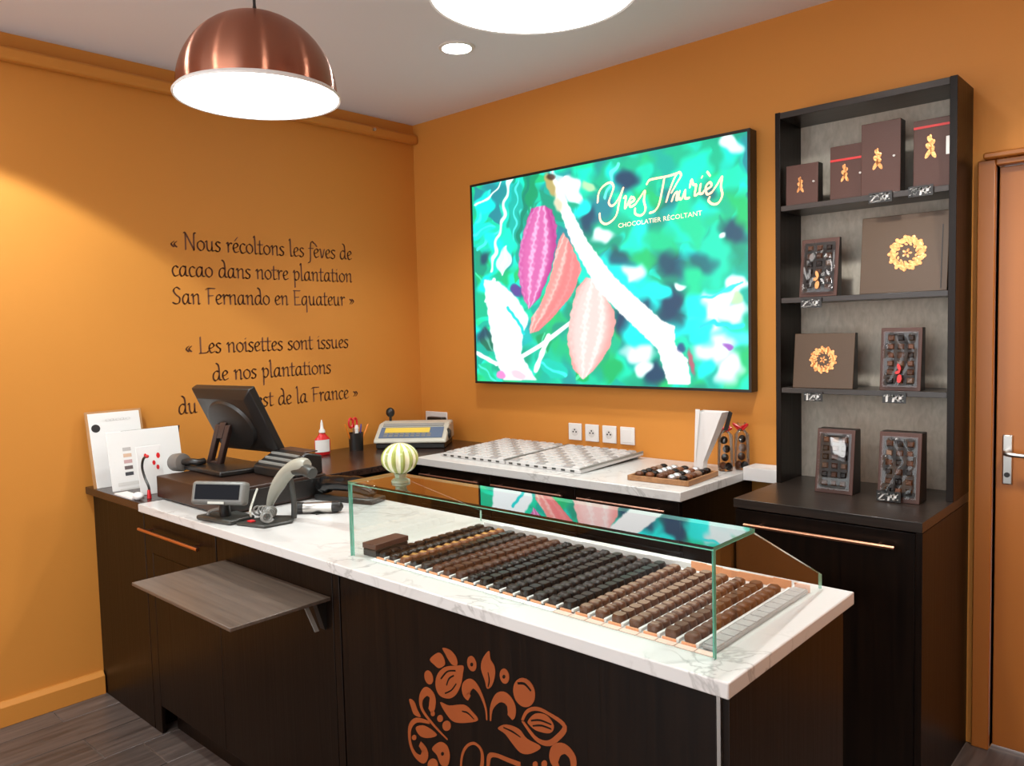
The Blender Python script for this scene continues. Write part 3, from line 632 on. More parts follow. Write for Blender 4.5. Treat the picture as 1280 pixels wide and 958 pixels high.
# ------------------------------------------------------------------ wall screen
TV = thing('wall_screen', 'large bright wall screen showing pink cocoa pods among green leaves', 'screen', (1.35, -.03, 1.8))
TX0, TX1, TZ0, TZ1, TY = .547, 2.157, 1.275, 2.3406, -.06
B().box(TX0-.012, TX1+.012, TY+.004, -.002, TZ0-.012, TZ1+.012).build('housing', BLACKP, TV, bevel=.003)
fb = B()
for a in ((TX0-.012, TX0, TZ0-.012, TZ1+.012), (TX1, TX1+.012, TZ0-.012, TZ1+.012), (TX0, TX1, TZ0-.012, TZ0), (TX0, TX1, TZ1, TZ1+.012)): fb.box(a[0], a[1], TY-.004, TY+.004, a[2], a[3])
fb.build('bezel', BLACKP, TV)
def paint_screen(NX=430, NZ=285):
    rnd = np.random.RandomState(5)
    xs = np.linspace(TX0, TX1, NX); zs = np.linspace(TZ0, TZ1, NZ); X, Z = np.meshgrid(xs, zs)
    D = np.stack([X-CAM.x, np.full_like(X, TY-CAM.y), Z-CAM.z], -1)
    dz = D @ np.array(_f); PX = 640+FPX*(D @ np.array(R2))/dz; PY = 479-FPX*(D @ np.array(U2))/dz
    PX0, PY0 = PX, PY
    PX = PX+3*np.sin(.11*PY+.07*PX)*(PX > 720)+1.6*np.sin(.23*PY-.17*PX)+1.2*np.sin(.31*PX+.2*PY); PY = PY+2.2*np.sin(.13*PX-.05*PY)+1.5*np.sin(.27*PX+.11*PY)
    img = np.zeros((NZ, NX, 3)); img[:] = (.05, .74, .56)
    def put(mask, col): img[:] = img*(1-mask[..., None])+mask[..., None]*np.array(col)
    def sstep(a, b, x): t = np.clip((x-a)/(b-a), 0, 1); return t*t*(3-2*t)
    def leaf(cx, cy, a, b, t, col, soft=.25, al=1):
        c, s = math.cos(t), math.sin(t); u = ((PX-cx)*c+(PY-cy)*s)/a; v = (-(PX-cx)*s+(PY-cy)*c)/b
        put(al*(1-sstep(1-soft, 1+soft, np.sqrt(u*u+v*v))), col)
    def inside(poly):
        m_ = np.zeros(PX.shape, bool); n = len(poly)
        for i in range(n):
            x1, y1 = poly[i-1]; x2, y2 = poly[i]
            if y1 == y2: continue
            cnd = ((y1 > PY) != (y2 > PY)) & (PX < (x2-x1)*(PY-y1)/(y2-y1)+x1); m_ ^= cnd
        return m_
    def blur(a, n=1):
        for _ in range(n):
            p = np.pad(a, 1, mode='edge'); a = (p[1:-1, 1:-1]*2+p[:-2, 1:-1]+p[2:, 1:-1]+p[1:-1, :-2]+p[1:-1, 2:])/6
        return a
    A = lambda X_, Y_: (570+X_/2.737, 150+Y_/2.737)
    C = lambda X_, Y_: (580+X_/3.686, 230+Y_/3.686)
    pal = [(0, .93, .86), (.02, .83, .66), (.10, .78, .46), (.02, .70, .62), (.06, .62, .50), (.13, .55, .60), (0, .96, .80)]
    for i in range(230):
        cx = rnd.uniform(585, 945); cy = rnd.uniform(160, 495); s = rnd.uniform(7, 24)
        leaf(cx, cy, s*rnd.uniform(1, 2.2), s*.6, rnd.uniform(0, 3.14), pal[rnd.randint(len(pal))], rnd.choice([.15, .35, .6]), rnd.uniform(.5, 1))
    def lens(cx, cy, a, b, t, col, rib=None, soft=.2):
        c, s = math.cos(t), math.sin(t); u = ((PX-cx)*c+(PY-cy)*s)/a; v = (-(PX-cx)*s+(PY-cy)*c)/b
        d = np.abs(v)-np.clip(1-u*u, 0, 1); m_ = (1-sstep(-soft, soft, d))*(np.abs(u) < 1)
        put(m_, col)
        if rib is not None: put(m_*(1-sstep(.06, .2, np.abs(v))), rib)
    for i in range(46):
        right = i % 2
        cx = rnd.uniform(700, 940) if right else rnd.uniform(590, 720); cy = rnd.uniform(180, 480); a = rnd.uniform(16, 40)
        col = pal[rnd.randint(len(pal))]; rib = tuple(min(1, q+.35) for q in col) if not right else None
        lens(cx, cy, a, a*rnd.uniform(.28, .5), rnd.uniform(.6, 2.6), col, None, .5 if right else .12)
    for X_, Y_, a, b_, t, col in ((95, 300, 26, 10, 1.9, (0, .92, .84)), (120, 400, 24, 10, 2.3, (.05, .86, .72)), (165, 480, 22, 8, 1.75, (.86, 1, .97)), (250, 250, 30, 9, 1.5, (.02, .62, .46)), (205, 300, 40, 8, 1.65, (.06, .72, .66)), (225, 420, 42, 8, 1.55, (.02, .66, .58)), (85, 380, 18, 9, 2.8, (0, .88, .84)), (90, 560, 18, 8, 1.2, (.04, .74, .48)), (350, 220, 22, 10, 1.2, (.65, 1, .95)), (400, 240, 22, 12, 1.0, (.9, 1, .98)), (110, 760, 18, 8, 1.1, (.10, .45, .36)), (105, 860, 16, 8, .9, (.04, .80, .60)), (330, 850, 20, 12, .4, (0, .80, .70)), (440, 870, 16, 9, 2.4, (.05, .72, .40)), (300, 760, 14, 9, 1.5, (.06, .62, .40)), (530, 860, 16, 12, 2.0, (.05, .72, .42)), (850, 690, 50, 12, 2.75, (.05, .93, .93)), (900, 620, 44, 8, 2.6, (.9, 1, 1)), (920, 740, 40, 10, .1, (.3, .95, .95)), (620, 590, 40, 18, .4, (0, .96, .92)), (580, 520, 40, 16, .5, (0, .92, .86)), (700, 420, 40, 16, 1.4, (.05, .82, .58)), (800, 350, 40, 14, 1.2, (.08, .85, .62)), (600, 300, 34, 14, .6, (.04, .88, .70)), (890, 470, 44, 16, 1.5, (.04, .88, .72)), (800, 560, 34, 14, 1.7, (.04, .86, .62))):
        lens(*A(X_, Y_), a, b_, t, col, tuple(min(1, q+.25) for q in col) if X_ < 450 else None, .15 if X_ < 450 else .5)
    for x, y, r, q in ((580, 210, 42, 1), (450, 345, 40, .9), (730, 490, 55, .9), (840, 490, 45, .7), (955, 375, 45, .9), (560, 470, 40, .8), (740, 640, 70, 1), (685, 870, 45, 1), (560, 690, 40, 1), (640, 640, 35, .9), (725, 270, 35, .6), (690, 330, 50, .4), (100, 470, 20, .9), (90, 740, 25, .8), (210, 590, 22, .7), (870, 250, 30, .5)):
        leaf(*A(x, y), r/2.737, r/2.737*.75, rnd.uniform(0, 3), (.12, .28, .40), .55, q)
    for x, y, r, c_ in ((600, 525, 38, 'w'), (760, 565, 14, 'w'), (940, 75, 36, 'w'), (385, 225, 38, 'w'), (500, 400, 30, 'w'), (625, 800, 42, 'w'), (640, 850, 30, 'w'), (890, 640, 55, 'w'), (860, 700, 45, 'w'), (960, 560, 30, 'w'), (960, 660, 40, 'w'), (920, 400, 14, 'w'), (880, 790, 60, 'w'), (940, 850, 50, 'w'), (540, 560, 45, 'c'), (590, 610, 40, 'c'), (820, 640, 40, 'c'), (830, 720, 50, 'c'), (620, 730, 50, 'c'), (850, 850, 35, 'c'), (700, 590, 30, 'c'), (430, 300, 26, 'c'), (460, 230, 22, 'p'), (100, 290, 30, 'c'), (130, 420, 30, 'c'), (100, 560, 30, 'c'), (955, 610, 22, 'p'), (930, 780, 14, 'm')):
        col = {'w': (.95, 1, .99), 'c': (0, .97, .94), 'p': (.75, .9, .7), 'm': (.6, .35, .75)}[c_]
        leaf(*A(x, y), r/2.737*1.15, r/2.737*.8, rnd.uniform(0, 3), col, .35, .95)
    for p, q, w_ in ((((190, 180), (120, 520)), (.9, 1, .97), 4), (((175, 200), (70, 300)), (.9, 1, .97), 2.5), (((250, 180), (215, 420)), (0, .55, .45), 5), (((560, 150), (500, 260)), (.4, 1, .9), 4), (((270, 190), (250, 280)), (0, .62, .42), 9), (((840, 620), (975, 560)), (.2, .95, .95), 3), (((840, 700), (975, 700)), (.1, .85, .9), 6)):
        (x1, y1), (x2, y2) = A(*p[0]), A(*p[1]); t = np.clip(((PX-x1)*(x2-x1)+(PY-y1)*(y2-y1))/((x2-x1)**2+(y2-y1)**2), 0, 1)
        put(1-sstep(w_*.35, w_*.65, np.hypot(PX-x1-t*(x2-x1), PY-y1-t*(y2-y1))), q)
    PX = PX0+.5*np.sin(.5*PY0+.3*PX0); PY = PY0
    def seg(pts, w_, col):
        for a, b in zip(pts, pts[1:]):
            (x1, y1), (x2, y2) = C(*a), C(*b); t = np.clip(((PX-x1)*(x2-x1)+(PY-y1)*(y2-y1))/((x2-x1)**2+(y2-y1)**2), 0, 1)
            put(1-sstep(w_*.35, w_*.65, np.hypot(PX-x1-t*(x2-x1), PY-y1-t*(y2-y1))), col)
    seg([(60, 780), (150, 830), (260, 800), (360, 740), (490, 640)], 5, (.97, 1, 1)); seg([(390, 700), (330, 860)], 6, (.97, 1, 1)); seg([(140, 440), (100, 540)], 4, (.95, 1, 1))
    put(blur(inside([C(*p) for p in ((90, 440), (160, 450), (240, 520), (300, 620), (270, 700), (265, 790), (335, 905), (180, 905), (140, 780), (115, 640))]).astype(float), 2), (.97, 1, 1))
    seg([(200, 570), (260, 650), (275, 690)], 3.5, (0, .85, .85))
    leaf(*C(170, 880), 6, 5, .4, (.9, .55, .8)); leaf(*C(250, 880), 10, 5, .4, (.95, .8, .85)); leaf(*C(240, 490), 6, 9, -.6, (.35, .3, .6))
    def pod(poly, top, bot, col, dark, light, nst, wid):
        P = [C(*p) for p in poly]; m_ = blur(inside(P).astype(float), 1)
        (x1, y1), (x2, y2) = C(*top), C(*bot); L = math.hypot(x2-x1, y2-y1); ux, uy = (x2-x1)/L, (y2-y1)/L
        t = ((PX-x1)*ux+(PY-y1)*uy)/L; lat = (-(PX-x1)*uy+(PY-y1)*ux)/(wid*np.clip(np.sin(np.pi*np.clip(t*.86+.1, .03, .97)), .15, 1))
        n1 = np.sin(PX*.9+PY*.35)*.35+np.sin(PX*.5-PY*.8)*.35
        s_ = .5+.5*np.sin(lat*nst*3.14+n1*1.1)
        colr = np.array(col)[None, None]*np.ones_like(img)
        colr = colr*(1-(s_**3)[..., None]*.8)+np.array(light)*((s_**3)[..., None]*.8)
        sh = sstep(.45, 1.05, np.abs(lat-.0))[..., None]; colr = colr*(1-sh*.65)+np.array(dark)*sh*.65
        img[:] = img*(1-m_[..., None])+m_[..., None]*colr
    pod([(455, 222), (490, 270), (542, 390), (505, 500), (430, 595), (345, 678), (300, 690), (310, 620), (360, 540), (400, 420), (430, 280)], (470, 230), (305, 690), (.96, .60, .58), (.94, .46, .48), (1, .84, .80), 2.5, 17)
    pod([(310, 112), (370, 98), (405, 120), (427, 190), (425, 280), (400, 400), (350, 520), (300, 578), (270, 520), (250, 420), (255, 300), (280, 200)], (355, 100), (300, 578), (.84, .42, .68), (.66, .14, .50), (.98, .80, .93), 3, 24)
    pod([(560, 430), (600, 440), (690, 580), (700, 640), (670, 760), (600, 860), (548, 902), (500, 850), (475, 720), (490, 600), (520, 480)], (600, 430), (550, 902), (.99, .82, .80), (.95, .52, .50), (1, .93, .91), 3, 31)
    put(blur(inside([A(*p) for p in ((315, 190), (340, 270), (395, 420), (480, 575), (560, 660), (690, 785), (725, 905), (805, 905), (792, 820), (750, 770), (748, 705), (710, 690), (620, 610), (540, 535), (450, 415), (390, 300), (335, 190))]).astype(float), 1), (1, 1, .99))
    leaf(*A(322, 222), 5, 16, -.35, (.72, .66, .42), .3); leaf(*A(350, 290), 5, 9, -.3, (.86, .84, .72), .4); leaf(*A(325, 195), 5, 4, 0, (.2, .12, .1), .4, .8)
    leaf(*A(805, 830), 3, 16, -.2, (.85, .3, .4), .4, .8); leaf(*A(770, 780), 5, 6, -.2, (.2, .25, .5), .4, .8)
    img = np.clip(img, 0, 1)
    lin = np.where(img <= .04045, img/12.92, ((img+.055)/1.055)**2.4)
    me = bpy.data.meshes.new('picture')
    vs = np.stack([X, np.full_like(X, TY), Z], -1).reshape(-1, 3)-np.array(LOC[TV])
    idx = np.arange(NX*NZ).reshape(NZ, NX); fs_ = np.stack([idx[:-1, :-1], idx[:-1, 1:], idx[1:, 1:], idx[1:, :-1]], -1).reshape(-1, 4)
    me.from_pydata(vs.tolist(), [], fs_.tolist())
    at = me.color_attributes.new('picture', 'FLOAT_COLOR', 'POINT')
    at.data.foreach_set('color', np.concatenate([lin.reshape(-1, 3), np.ones((NX*NZ, 1))], 1).astype(np.float32).ravel())
    mt, nt, b = newmat('screen_picture')
    a = nt.nodes.new('ShaderNodeVertexColor'); a.layer_name = 'picture'
    nt.links.new(a.outputs[0], b.inputs['Emission Color']); b.inputs['Emission Strength'].default_value = 1.08
    b.inputs['Base Color'].default_value = (.01, .01, .01, 1); b.inputs['Roughness'].default_value = .35
    me.materials.append(mt)
    o = bpy.data.objects.new('picture', me); COL.objects.link(o); o.parent = TV
paint_screen()
PEACH = emit('screen_lettering', (.93, .62, .45), .85)
SC = [[(165, 385), (172, 320), (195, 275), (235, 242), (268, 235), (287, 268), (268, 330), (250, 385), (270, 412), (300, 392), (335, 335), (360, 275)],
      [(360, 275), (330, 380), (312, 470), (280, 520), (228, 550), (188, 525), (180, 470)],
      [(365, 350), (380, 342), (374, 430), (408, 365), (420, 342)], [(408, 392), (445, 368), (432, 345), (406, 375), (415, 418), (452, 400)],
      [(452, 400), (490, 345), (525, 298), (518, 370), (530, 430), (515, 470), (485, 485), (452, 470), (450, 432)],
      [(540, 245), (560, 215), (620, 200), (700, 185), (762, 165)], [(672, 205), (655, 300), (632, 400), (600, 450), (562, 465)],
      [(688, 380), (715, 290), (755, 190), (785, 155), (800, 180), (770, 235), (728, 310)], [(730, 375), (748, 325), (772, 308), (765, 365), (790, 350)],
      [(790, 300), (780, 350), (805, 358), (832, 292)], [(832, 292), (832, 352), (862, 350)],
      [(868, 270), (880, 212), (895, 250), (915, 255), (905, 330), (935, 315)], [(950, 245), (942, 315), (968, 315)], [(958, 195), (962, 188)],
      [(972, 300), (1030, 262), (1020, 232), (990, 265), (998, 322), (1035, 308)], [(1000, 152), (1022, 182)],
      [(1035, 308), (1075, 250), (1112, 190), (1105, 265), (1115, 330), (1085, 388), (1042, 398), (1010, 372), (1018, 345)]]
def scr(X_, Y_): p = on_plane(720+X_*210/1280, 190+Y_*210/1280, 'y', TY-.002); return (p.x, p.z)
b = B()
for s_ in SC:
    for p in nib_poly([scr(*q) for q in s_], .0095, .9, .0055, 5): b.prism(p, 'y', TY-.003, TY-.001)
b.build('screen_lettering', PEACH, TV, smooth=False)
def font_mesh(text, size, name, mat, parent, fn):
    cu = bpy.data.curves.new(name, 'FONT'); cu.body = text; cu.size = size; cu.resolution_u = 2
    ob = bpy.data.objects.new('tmp', cu); COL.objects.link(ob); dg = bpy.context.evaluated_depsgraph_get()
    me = bpy.data.meshes.new_from_object(ob.evaluated_get(dg)); bpy.data.objects.remove(ob); bpy.data.curves.remove(cu)
    wd = max(v.co.x for v in me.vertices)
    off = LOC[parent]
    for v in me.vertices: v.co = Vector(fn(v.co.x/wd, v.co.y))-off
    me.name = name; me.materials.clear(); me.materials.append(mat)
    o = bpy.data.objects.new(name, me); COL.objects.link(o); o.parent = parent; LOC[o] = off; return o
p0, p1 = scr(320, 580), scr(960, 482)
font_mesh('CHOCOLATIER R\u00c9COLTANT', .03, 'screen_caption', PEACH, TV, lambda u, v: (p0[0]+u*(p1[0]-p0[0]), TY-.002, p0[1]+u*(p1[1]-p0[1])+v))

# ------------------------------------------------------------------ ceiling lamps
def pendant(c, label):
    t = thing('pendant_lamp', label, 'lamp', c, 'copper dome pendant lamps over the counter')
    R_ = .236; prof = [(R_, .004)]
    for i in range(1, 17):
        a = math.pi/2*i/16; prof.append((R_*math.cos(a)+.0, .012+.238*math.sin(a)))
    prof[-1] = (.012, prof[-1][1])
    b = B(); b.lathe(c, prof, 64); b.f = b.f[:-2]; b.mi = b.mi[:-2]
    sh = b.build('shade', SHADE, t)
    sh.data.transform(Matrix.Identity(4))
    B().lathe(c, [(.228, .006), (.2445, -.002), (.246, .004), (.238, .013)], 64).build('rim', WHITEP, t)
    B().lathe(c, [(.0001, -.0005), (.238, -.0005), (.238, .003), (.0001, .003)], 64).build('diffuser', LAMPW, t)
    B().lathe(c, [(.017, .247), (.016, .256), (.007, .262), (.0045, .275)], 20).build('cap', BLACKP, t)
    B().cyl((c[0], c[1], c[2]+.27), (c[0], c[1], H-.02), .0046, n=8).build('cable', BLACKP, t)
    B().lathe((c[0], c[1], H), [(.05, -.001), (.05, -.014), (.02, -.026), (.006, -.028)], 24).build('ceiling_rose', WHITEP, t)
pendant((1.442, -1.864, 2.272), 'copper dome pendant lamp hanging at left in front of the quotation wall')
pendant((2.44, -1.736, 2.319), 'white lit pendant lamp at top centre, its shade cut off by the frame')
def downlight(x, y, label):
    t = thing('downlight', label, 'ceiling light', (x, y, H), 'ceiling downlights')
    B().lathe((x, y, H), [(.062, -.001), (.064, -.009), (.078, -.006), (.080, -.0005)], 40).build('trim_ring', WHITEP, t)
    B().lathe((x, y, H), [(.0001, -.004), (.063, -.004), (.063, -.0006), (.0001, -.0006)], 40).build('lens', DOWNW, t)
downlight(1.125, -.708, 'small round recessed ceiling light glowing near the room corner')
downlight(.72, -2.47, 'recessed ceiling light beside the left wall that throws the bright curve on it')
downlight(1.55, -3.1, 'recessed ceiling light over the customer side near the till')
downlight(2.75, -2.35, 'recessed ceiling light over the customer side in front of the display counter')
downlight(3.75, -.95, 'added unseen ceiling light that brightens the orange door and right wall')  # unseen fixture added with the lamp that brightens the door
downlight(2.6, -.95, 'recessed ceiling light over the aisle in front of the gift shelving')

# ------------------------------------------------------------------ wall sockets
lb = ['leftmost of the four white wall sockets under the screen', 'second white wall socket from the left under the screen', 'third white wall socket from the left under the screen', 'blank white wall plate at the right end of the socket row']
for i in range(4):
    x = 1.187+i*.1062; zc = 1.027
    t = thing('wall_socket', lb[i], 'socket', (x, 0, zc), 'white wall sockets under the screen')
    B().box(x-.041, x+.041, -.010, -.001, zc-.043, zc+.043).build('face_plate', WHITEP, t, bevel=.003)
    if i < 3:
        b = B()
        b.lathe((x, -.0095, zc), [(.0215, 0), (.0215, .0012), (.019, .0016)], 20, axis=(0, -1, 0)).build('socket_well', PAPERG, t)
        b = B()
        for du, dv in ((-.0095, 0), (.0095, 0), (0, .011)): b.cyl((x+du, -.0108, zc+dv), (x+du, -.0118, zc+dv), .0045, n=8)
        b.build('socket_hole', BLACKP, t)
    else: B().box(x-.03, x+.03, -.0125, -.0095, zc-.032, zc+.032).build('blank_cover', WHITEP, t, bevel=.002)
t = thing('wall_socket', 'white wall socket with a black plug behind the label scale in the corner', 'socket', (.14, 0, 1.04))
B().box(.045, .232, -.010, -.001, 1.005, 1.078).build('face_plate', WHITEP, t, bevel=.003)
B().box(.10, .232, -.05, -.010, 1.01, 1.05).build('plug', BLACKP, t, bevel=.006)

# ------------------------------------------------------------------ glass display case
GX0, GX1, GY0, GY1, GY2, GT, GZ2, TS = 1.829, 2.9556, -1.868, -1.698, -1.349, 1.1356, .9564, .9207
gc = thing('glass_case', 'low green-edged glass case standing over the rows of chocolates', 'display case', (2.39, -1.6, TS))
TK = .008
def pane(name, vs8):
    # eight corners: first four one face, last four the opposite face; edges get the green material
    b = B(); b.add(vs8, [(0, 1, 2, 3), (7, 6, 5, 4)], 0); n = 4
    o = 0
    for i in range(4): b.f.append([i, (i+1) % 4, 4+(i+1) % 4, 4+i]); b.mi.append(0 if i == 0 else 1)
    return b.build(name, [GLASSF if name == 'front_pane' else GLASS, GEDGE], gc, smooth=False)
zb = TS+.0005
pane('front_pane', [(GX0, GY0, zb), (GX1, GY0, zb), (GX1, GY0, GT-TK), (GX0, GY0, GT-TK), (GX0, GY0+TK, zb), (GX1, GY0+TK, zb), (GX1, GY0+TK, GT-TK), (GX0, GY0+TK, GT-TK)])
pane('top_pane', [(GX0, GY0, GT), (GX1, GY0, GT), (GX1, GY1, GT), (GX0, GY1, GT), (GX0, GY0, GT-TK), (GX1, GY0, GT-TK), (GX1, GY1, GT-TK), (GX0, GY1, GT-TK)])
for xa in (GX0, GX1-TK):
    b = B(); b.prism([(GY0+TK+.0003, zb), (GY2, zb), (GY2, GZ2), (GY1, GT-TK-.0003), (GY0+TK+.0003, GT-TK-.0003)], 'x', xa, xa+TK, 0, 1)
    b.mi = [0 if all(abs(b.v[q].z-zb) < 1e-6 for q in f) else m_ for f, m_ in zip(b.f, b.mi)]
    b.build('side_pane', [GLASS, GEDGE], gc, smooth=False)

# chocolate rows on trays
NUM = ['first', 'second', 'third', 'fourth', 'fifth', 'sixth', 'seventh', 'eighth', 'ninth', 'tenth', 'eleventh', 'twelfth', 'thirteenth', 'fourteenth', 'fifteenth', 'sixteenth', 'seventeenth', 'eighteenth', 'nineteenth', 'twentieth', 'twenty-first', 'twenty-second', 'twenty-third', 'twenty-fourth']
KIND = ['dark', 'dark', 'caramel', 'black', 'grey', 'red', 'red', 'red', 'dark', 'dark', 'dark', 'grey', 'dark', 'grey', 'grey', 'dark', 'milk', 'milk', 'milk', 'milk', 'milk', 'brown', 'brown']
TOP = {2: 'gold', 16: 'pale', 17: 'pale', 18: 'pale', 19: 'pale', 20: 'pale', 13: 'grey'}
WORD = {'dark': 'dark', 'caramel': 'caramel', 'black': 'black', 'grey': 'greyish dark', 'red': 'reddish', 'milk': 'milk', 'brown': 'brown'}
CREAM = pr('white_tray', (.68, .67, .66), .4)
PINKC = pr('pale_copper_card', (.70, .50, .42), .45)
X0R, DXR, YR0, DYR = 1.926, .0436, -1.818, .0307
def choc_mesh(kind, top, style):
    b = B(); w_, l_, h_ = .0142, .0149, .0165
    if style == 0: prof = [(1, 0), (1, .62), (.82, 1)]
    elif style == 1: prof = [(.96, 0), (1, .3), (.98, .7), (.72, 1)]
    else: prof = [(1, 0), (1, .5), (.9, .82), (.6, 1)]
    rings = []
    for k, (s_, zz) in enumerate(prof):
        r_ = []
        for sx, sy in ((-1, -.6), (-.6, -1), (.6, -1), (1, -.6), (1, .6), (.6, 1), (-.6, 1), (-1, .6)):
            r_.append((sx*w_*s_, sy*l_*s_, zz*h_))
        rings.append(r_)
    vs = [p for r_ in rings for p in r_]; fs_ = []
    for k in range(len(rings)-1):
        for i in range(8): fs_.append([k*8+i, k*8+(i+1) % 8, (k+1)*8+(i+1) % 8, (k+1)*8+i])
    b.add(vs, [list(range(8))[::-1]]+fs_)
    b.add(vs[-8:], [list(range(8))], 1 if top else 0)
    if style == 2: b.add([(-.009, -.002, h_), (.009, -.002, h_), (.009, .002, h_), (-.009, .002, h_), (-.006, 0, h_+.003), (.006, 0, h_+.003)], [(0, 1, 5, 4), (2, 3, 4, 5), (1, 2, 5), (3, 0, 4)], 1 if top else 0)
    me = bpy.data.meshes.new('chocolate_piece'); me.from_pydata([tuple(p) for p in b.v], [], b.f)
    me.materials.append(CH[kind])
    if top: me.materials.append(CH[top])
    me.polygons.foreach_set('material_index', b.mi)
    bm = bmesh.new(); bm.from_mesh(me); bmesh.ops.remove_doubles(bm, verts=bm.verts, dist=1e-6); bm.to_mesh(me); bm.free()
    me.polygons.foreach_set('use_smooth', [True]*len(me.polygons)); me.set_sharp_from_angle(angle=math.radians(50))
    return me
proto = None
rnd = random.Random(11)
for r in range(24):
    x = X0R+r*DXR
    last = r == 23
    t = thing('chocolate_tray', ('clear empty plastic tray at the right end of the chocolate rows' if last else f'white tray strip under the {NUM[r]} row of chocolates from the left'), 'tray', (x, -1.63, TS), 'tray strips in the glass case')
    zt = TS+.0005
    if last:
        B().box(x-.018, x+.0155, -1.835, -1.40, zt, zt+.009).build('tray_body', FROST, t, bevel=.003)
        b = B()
        for k in range(13): b.box(x-.0165, x+.014, -1.830+k*.033, -1.801+k*.033, zt+.009, zt+.0115)
        b.build('cup', FROST, t, kind='stuff', bevel=.001)
        B().box(x-.019, x+.017, -1.396, -1.393, zt, zt+.018).build('back_card', COPPERM, t)
    else:
        B().box(x-.0205, x+.0205, -1.838, -1.404, zt, zt+.003).build('tray_base', BOXB if r < 16 else CREAM, t)  # brown under the dark rows is shade between them put into the colour
        B().box(x+.0150, x+.0212, -1.8385, -1.404 if r > 15 else -1.815, zt+.003, zt+.0085).build('divider', CREAM, t)
        B().box(x-.0165, x+.0155, -1.8395, -1.836, zt+.0, zt+.0055).build('copper_lip', COPPERM, t)
        b = B().box(x-.0217, x+.0217, -1.408, -1.405, zt+.003, zt+(.016 if r < 17 else .021)+.004*rnd.random())
        b.build('back_card', CREAM if r < 17 else COPPERM, t)
    B().box(x-.0205, x+(.0165 if last else .0205), -1.859, -1.8415, zt, zt+.0015).build('name_card', (PAPER if r < 15 else PINKC), t)
    if last: break
    st = [0, 1, 2][(r*7) % 3]
    me = choc_mesh(KIND[r], TOP.get(r), st)
    zc = zt+.0032
    for k in range(13):
        if proto is None: o = proto = bpy.data.objects.new('chocolate', me)
        else: o = proto.copy(); o.data = me
        COL.objects.link(o)
        o.location = (x-.002+rnd.uniform(-.0006, .0006), YR0+k*DYR+rnd.uniform(-.0007, .0007), zc); o.rotation_euler = (0, 0, rnd.uniform(-.05, .05))
        o['label'] = f'{WORD[KIND[r]]} chocolate, {NUM[k]} from the glass front in the {NUM[r]} row from the left'
        o['category'] = 'chocolate'; o['group'] = 'chocolates in the glass case'
bx = thing('chocolate_box', 'small dark brown box lying in the left end of the glass case', 'box', (1.8705, -1.775, TS))
M = Matrix.Translation((1.8705, -1.775, TS+.001)) @ Matrix.Rotation(.06, 4, 'Z')
B().box(-.026, .026, -.062, .062, 0, .02).xf(M).build('box_base', BOXD, bx, bevel=.0015)
B().box(-.0275, .0275, -.0635, .0635, .021, .036).xf(M).build('lid', BOXB, bx, bevel=.0015)

# ribbed glass ornament on the case
og = thing('glass_ornament', 'ribbed green and white glass ball on a small clear foot atop the case', 'ornament', (1.965, -1.79, GT))
b = B(); n = 48; mz = 14; vs = []; fs_ = []
for i in range(mz+1):
    a = math.pi*i/mz
    for k in range(n):
        th = 2*math.pi*k/n; rr = .049*(1+.06*math.cos(12*th))*math.sin(a)
        vs.append((1.965+rr*math.cos(th), -1.79+rr*math.sin(th), GT+.066-.043*math.cos(a)))
for i in range(mz):
    for k in range(n): fs_.append([i*n+k, i*n+(k+1) % n, (i+1)*n+(k+1) % n, (i+1)*n+k])
b.add(vs, fs_, 0)
b.mi = [(1 if (q % n) % 4 in (1, 2) else 0) for q in range(len(fs_))]
OG1 = pr('green_glass_rib', (.36, .42, .12), .12, var=.4, vscale=30); OG2 = pr('pale_glass_rib', (.80, .80, .58), .12)
b.build('ribbed_ball', [OG1, OG2], og)
B().lathe((1.965, -1.79, GT+.0004), [(.026, 0), (.026, .006), (.015, .012), (.018, .024)], 24).build('foot', pr('pale_glass_foot', (.45, .5, .35), .1, Transmission_Weight=.6), og)

# ------------------------------------------------------------------ till area
ZC = .9207
t = thing('cash_drawer', 'dark brown cash drawer box under the till screen', 'cash drawer', (.8, -1.64, ZC))
for x in (.56, 1.03):
    for y in (-1.82, -1.45): pass
B().box(.53, 1.06, -1.848, -1.42, ZC+.006, 1.012).build('body', pr('brown_metal', (.028, .012, .007), .4), t, bevel=.004)
b = B()
for x in (.56, 1.03):
    for y in (-1.82, -1.45): b.cyl((x, y, ZC+.0004), (x, y, ZC+.007), .012, n=10)
b.build('foot', BLACKP, t, kind='stuff')
B().box(1.0602, 1.063, -1.83, -1.44, .935, 1.0).build('drawer_front', BLACKP, t, bevel=.002)
# till screen (back towards us)
e1 = Vector((math.cos(.135), math.sin(.135), 0)); nn = Vector((math.sin(.135), -math.cos(.135), 0))
e2 = nn*math.sin(.476)+Vector((0, 0, math.cos(.476))); e3 = e1.cross(e2)          # e3 points to the cashier side? flipped below
if e3.y > 0: e3 = -e3                                                              # e3: out of the back, towards the customers
BLc = Vector((.5, -1.548, 1.083)); Wm, Hm = .372, .297
t = thing('till_screen', 'black till touchscreen seen from behind, tilted on a slotted stand', 'monitor', (.66, -1.55, 1.0125))
def MP(u, v, d_): return BLc+e1*u+e2*v+e3*d_
b = B()
ins = .035
f0 = [MP(0, 0, -.03), MP(Wm, 0, -.03), MP(Wm, Hm, -.03), MP(0, Hm, -.03)]
f1 = [MP(0, 0, 0), MP(Wm, 0, 0), MP(Wm, Hm, 0), MP(0, Hm, 0)]
f2 = [MP(ins, ins, .02), MP(Wm-ins, ins, .02), MP(Wm-ins, Hm-ins, .02), MP(ins, Hm-ins, .02)]
b.add(f0+f1+f2, [(3, 2, 1, 0), (8, 9, 10, 11)]+[(i, (i+1) % 4, 4+(i+1) % 4, 4+i) for i in range(4)]+[(4+i, 4+(i+1) % 4, 8+(i+1) % 4, 8+i) for i in range(4)])
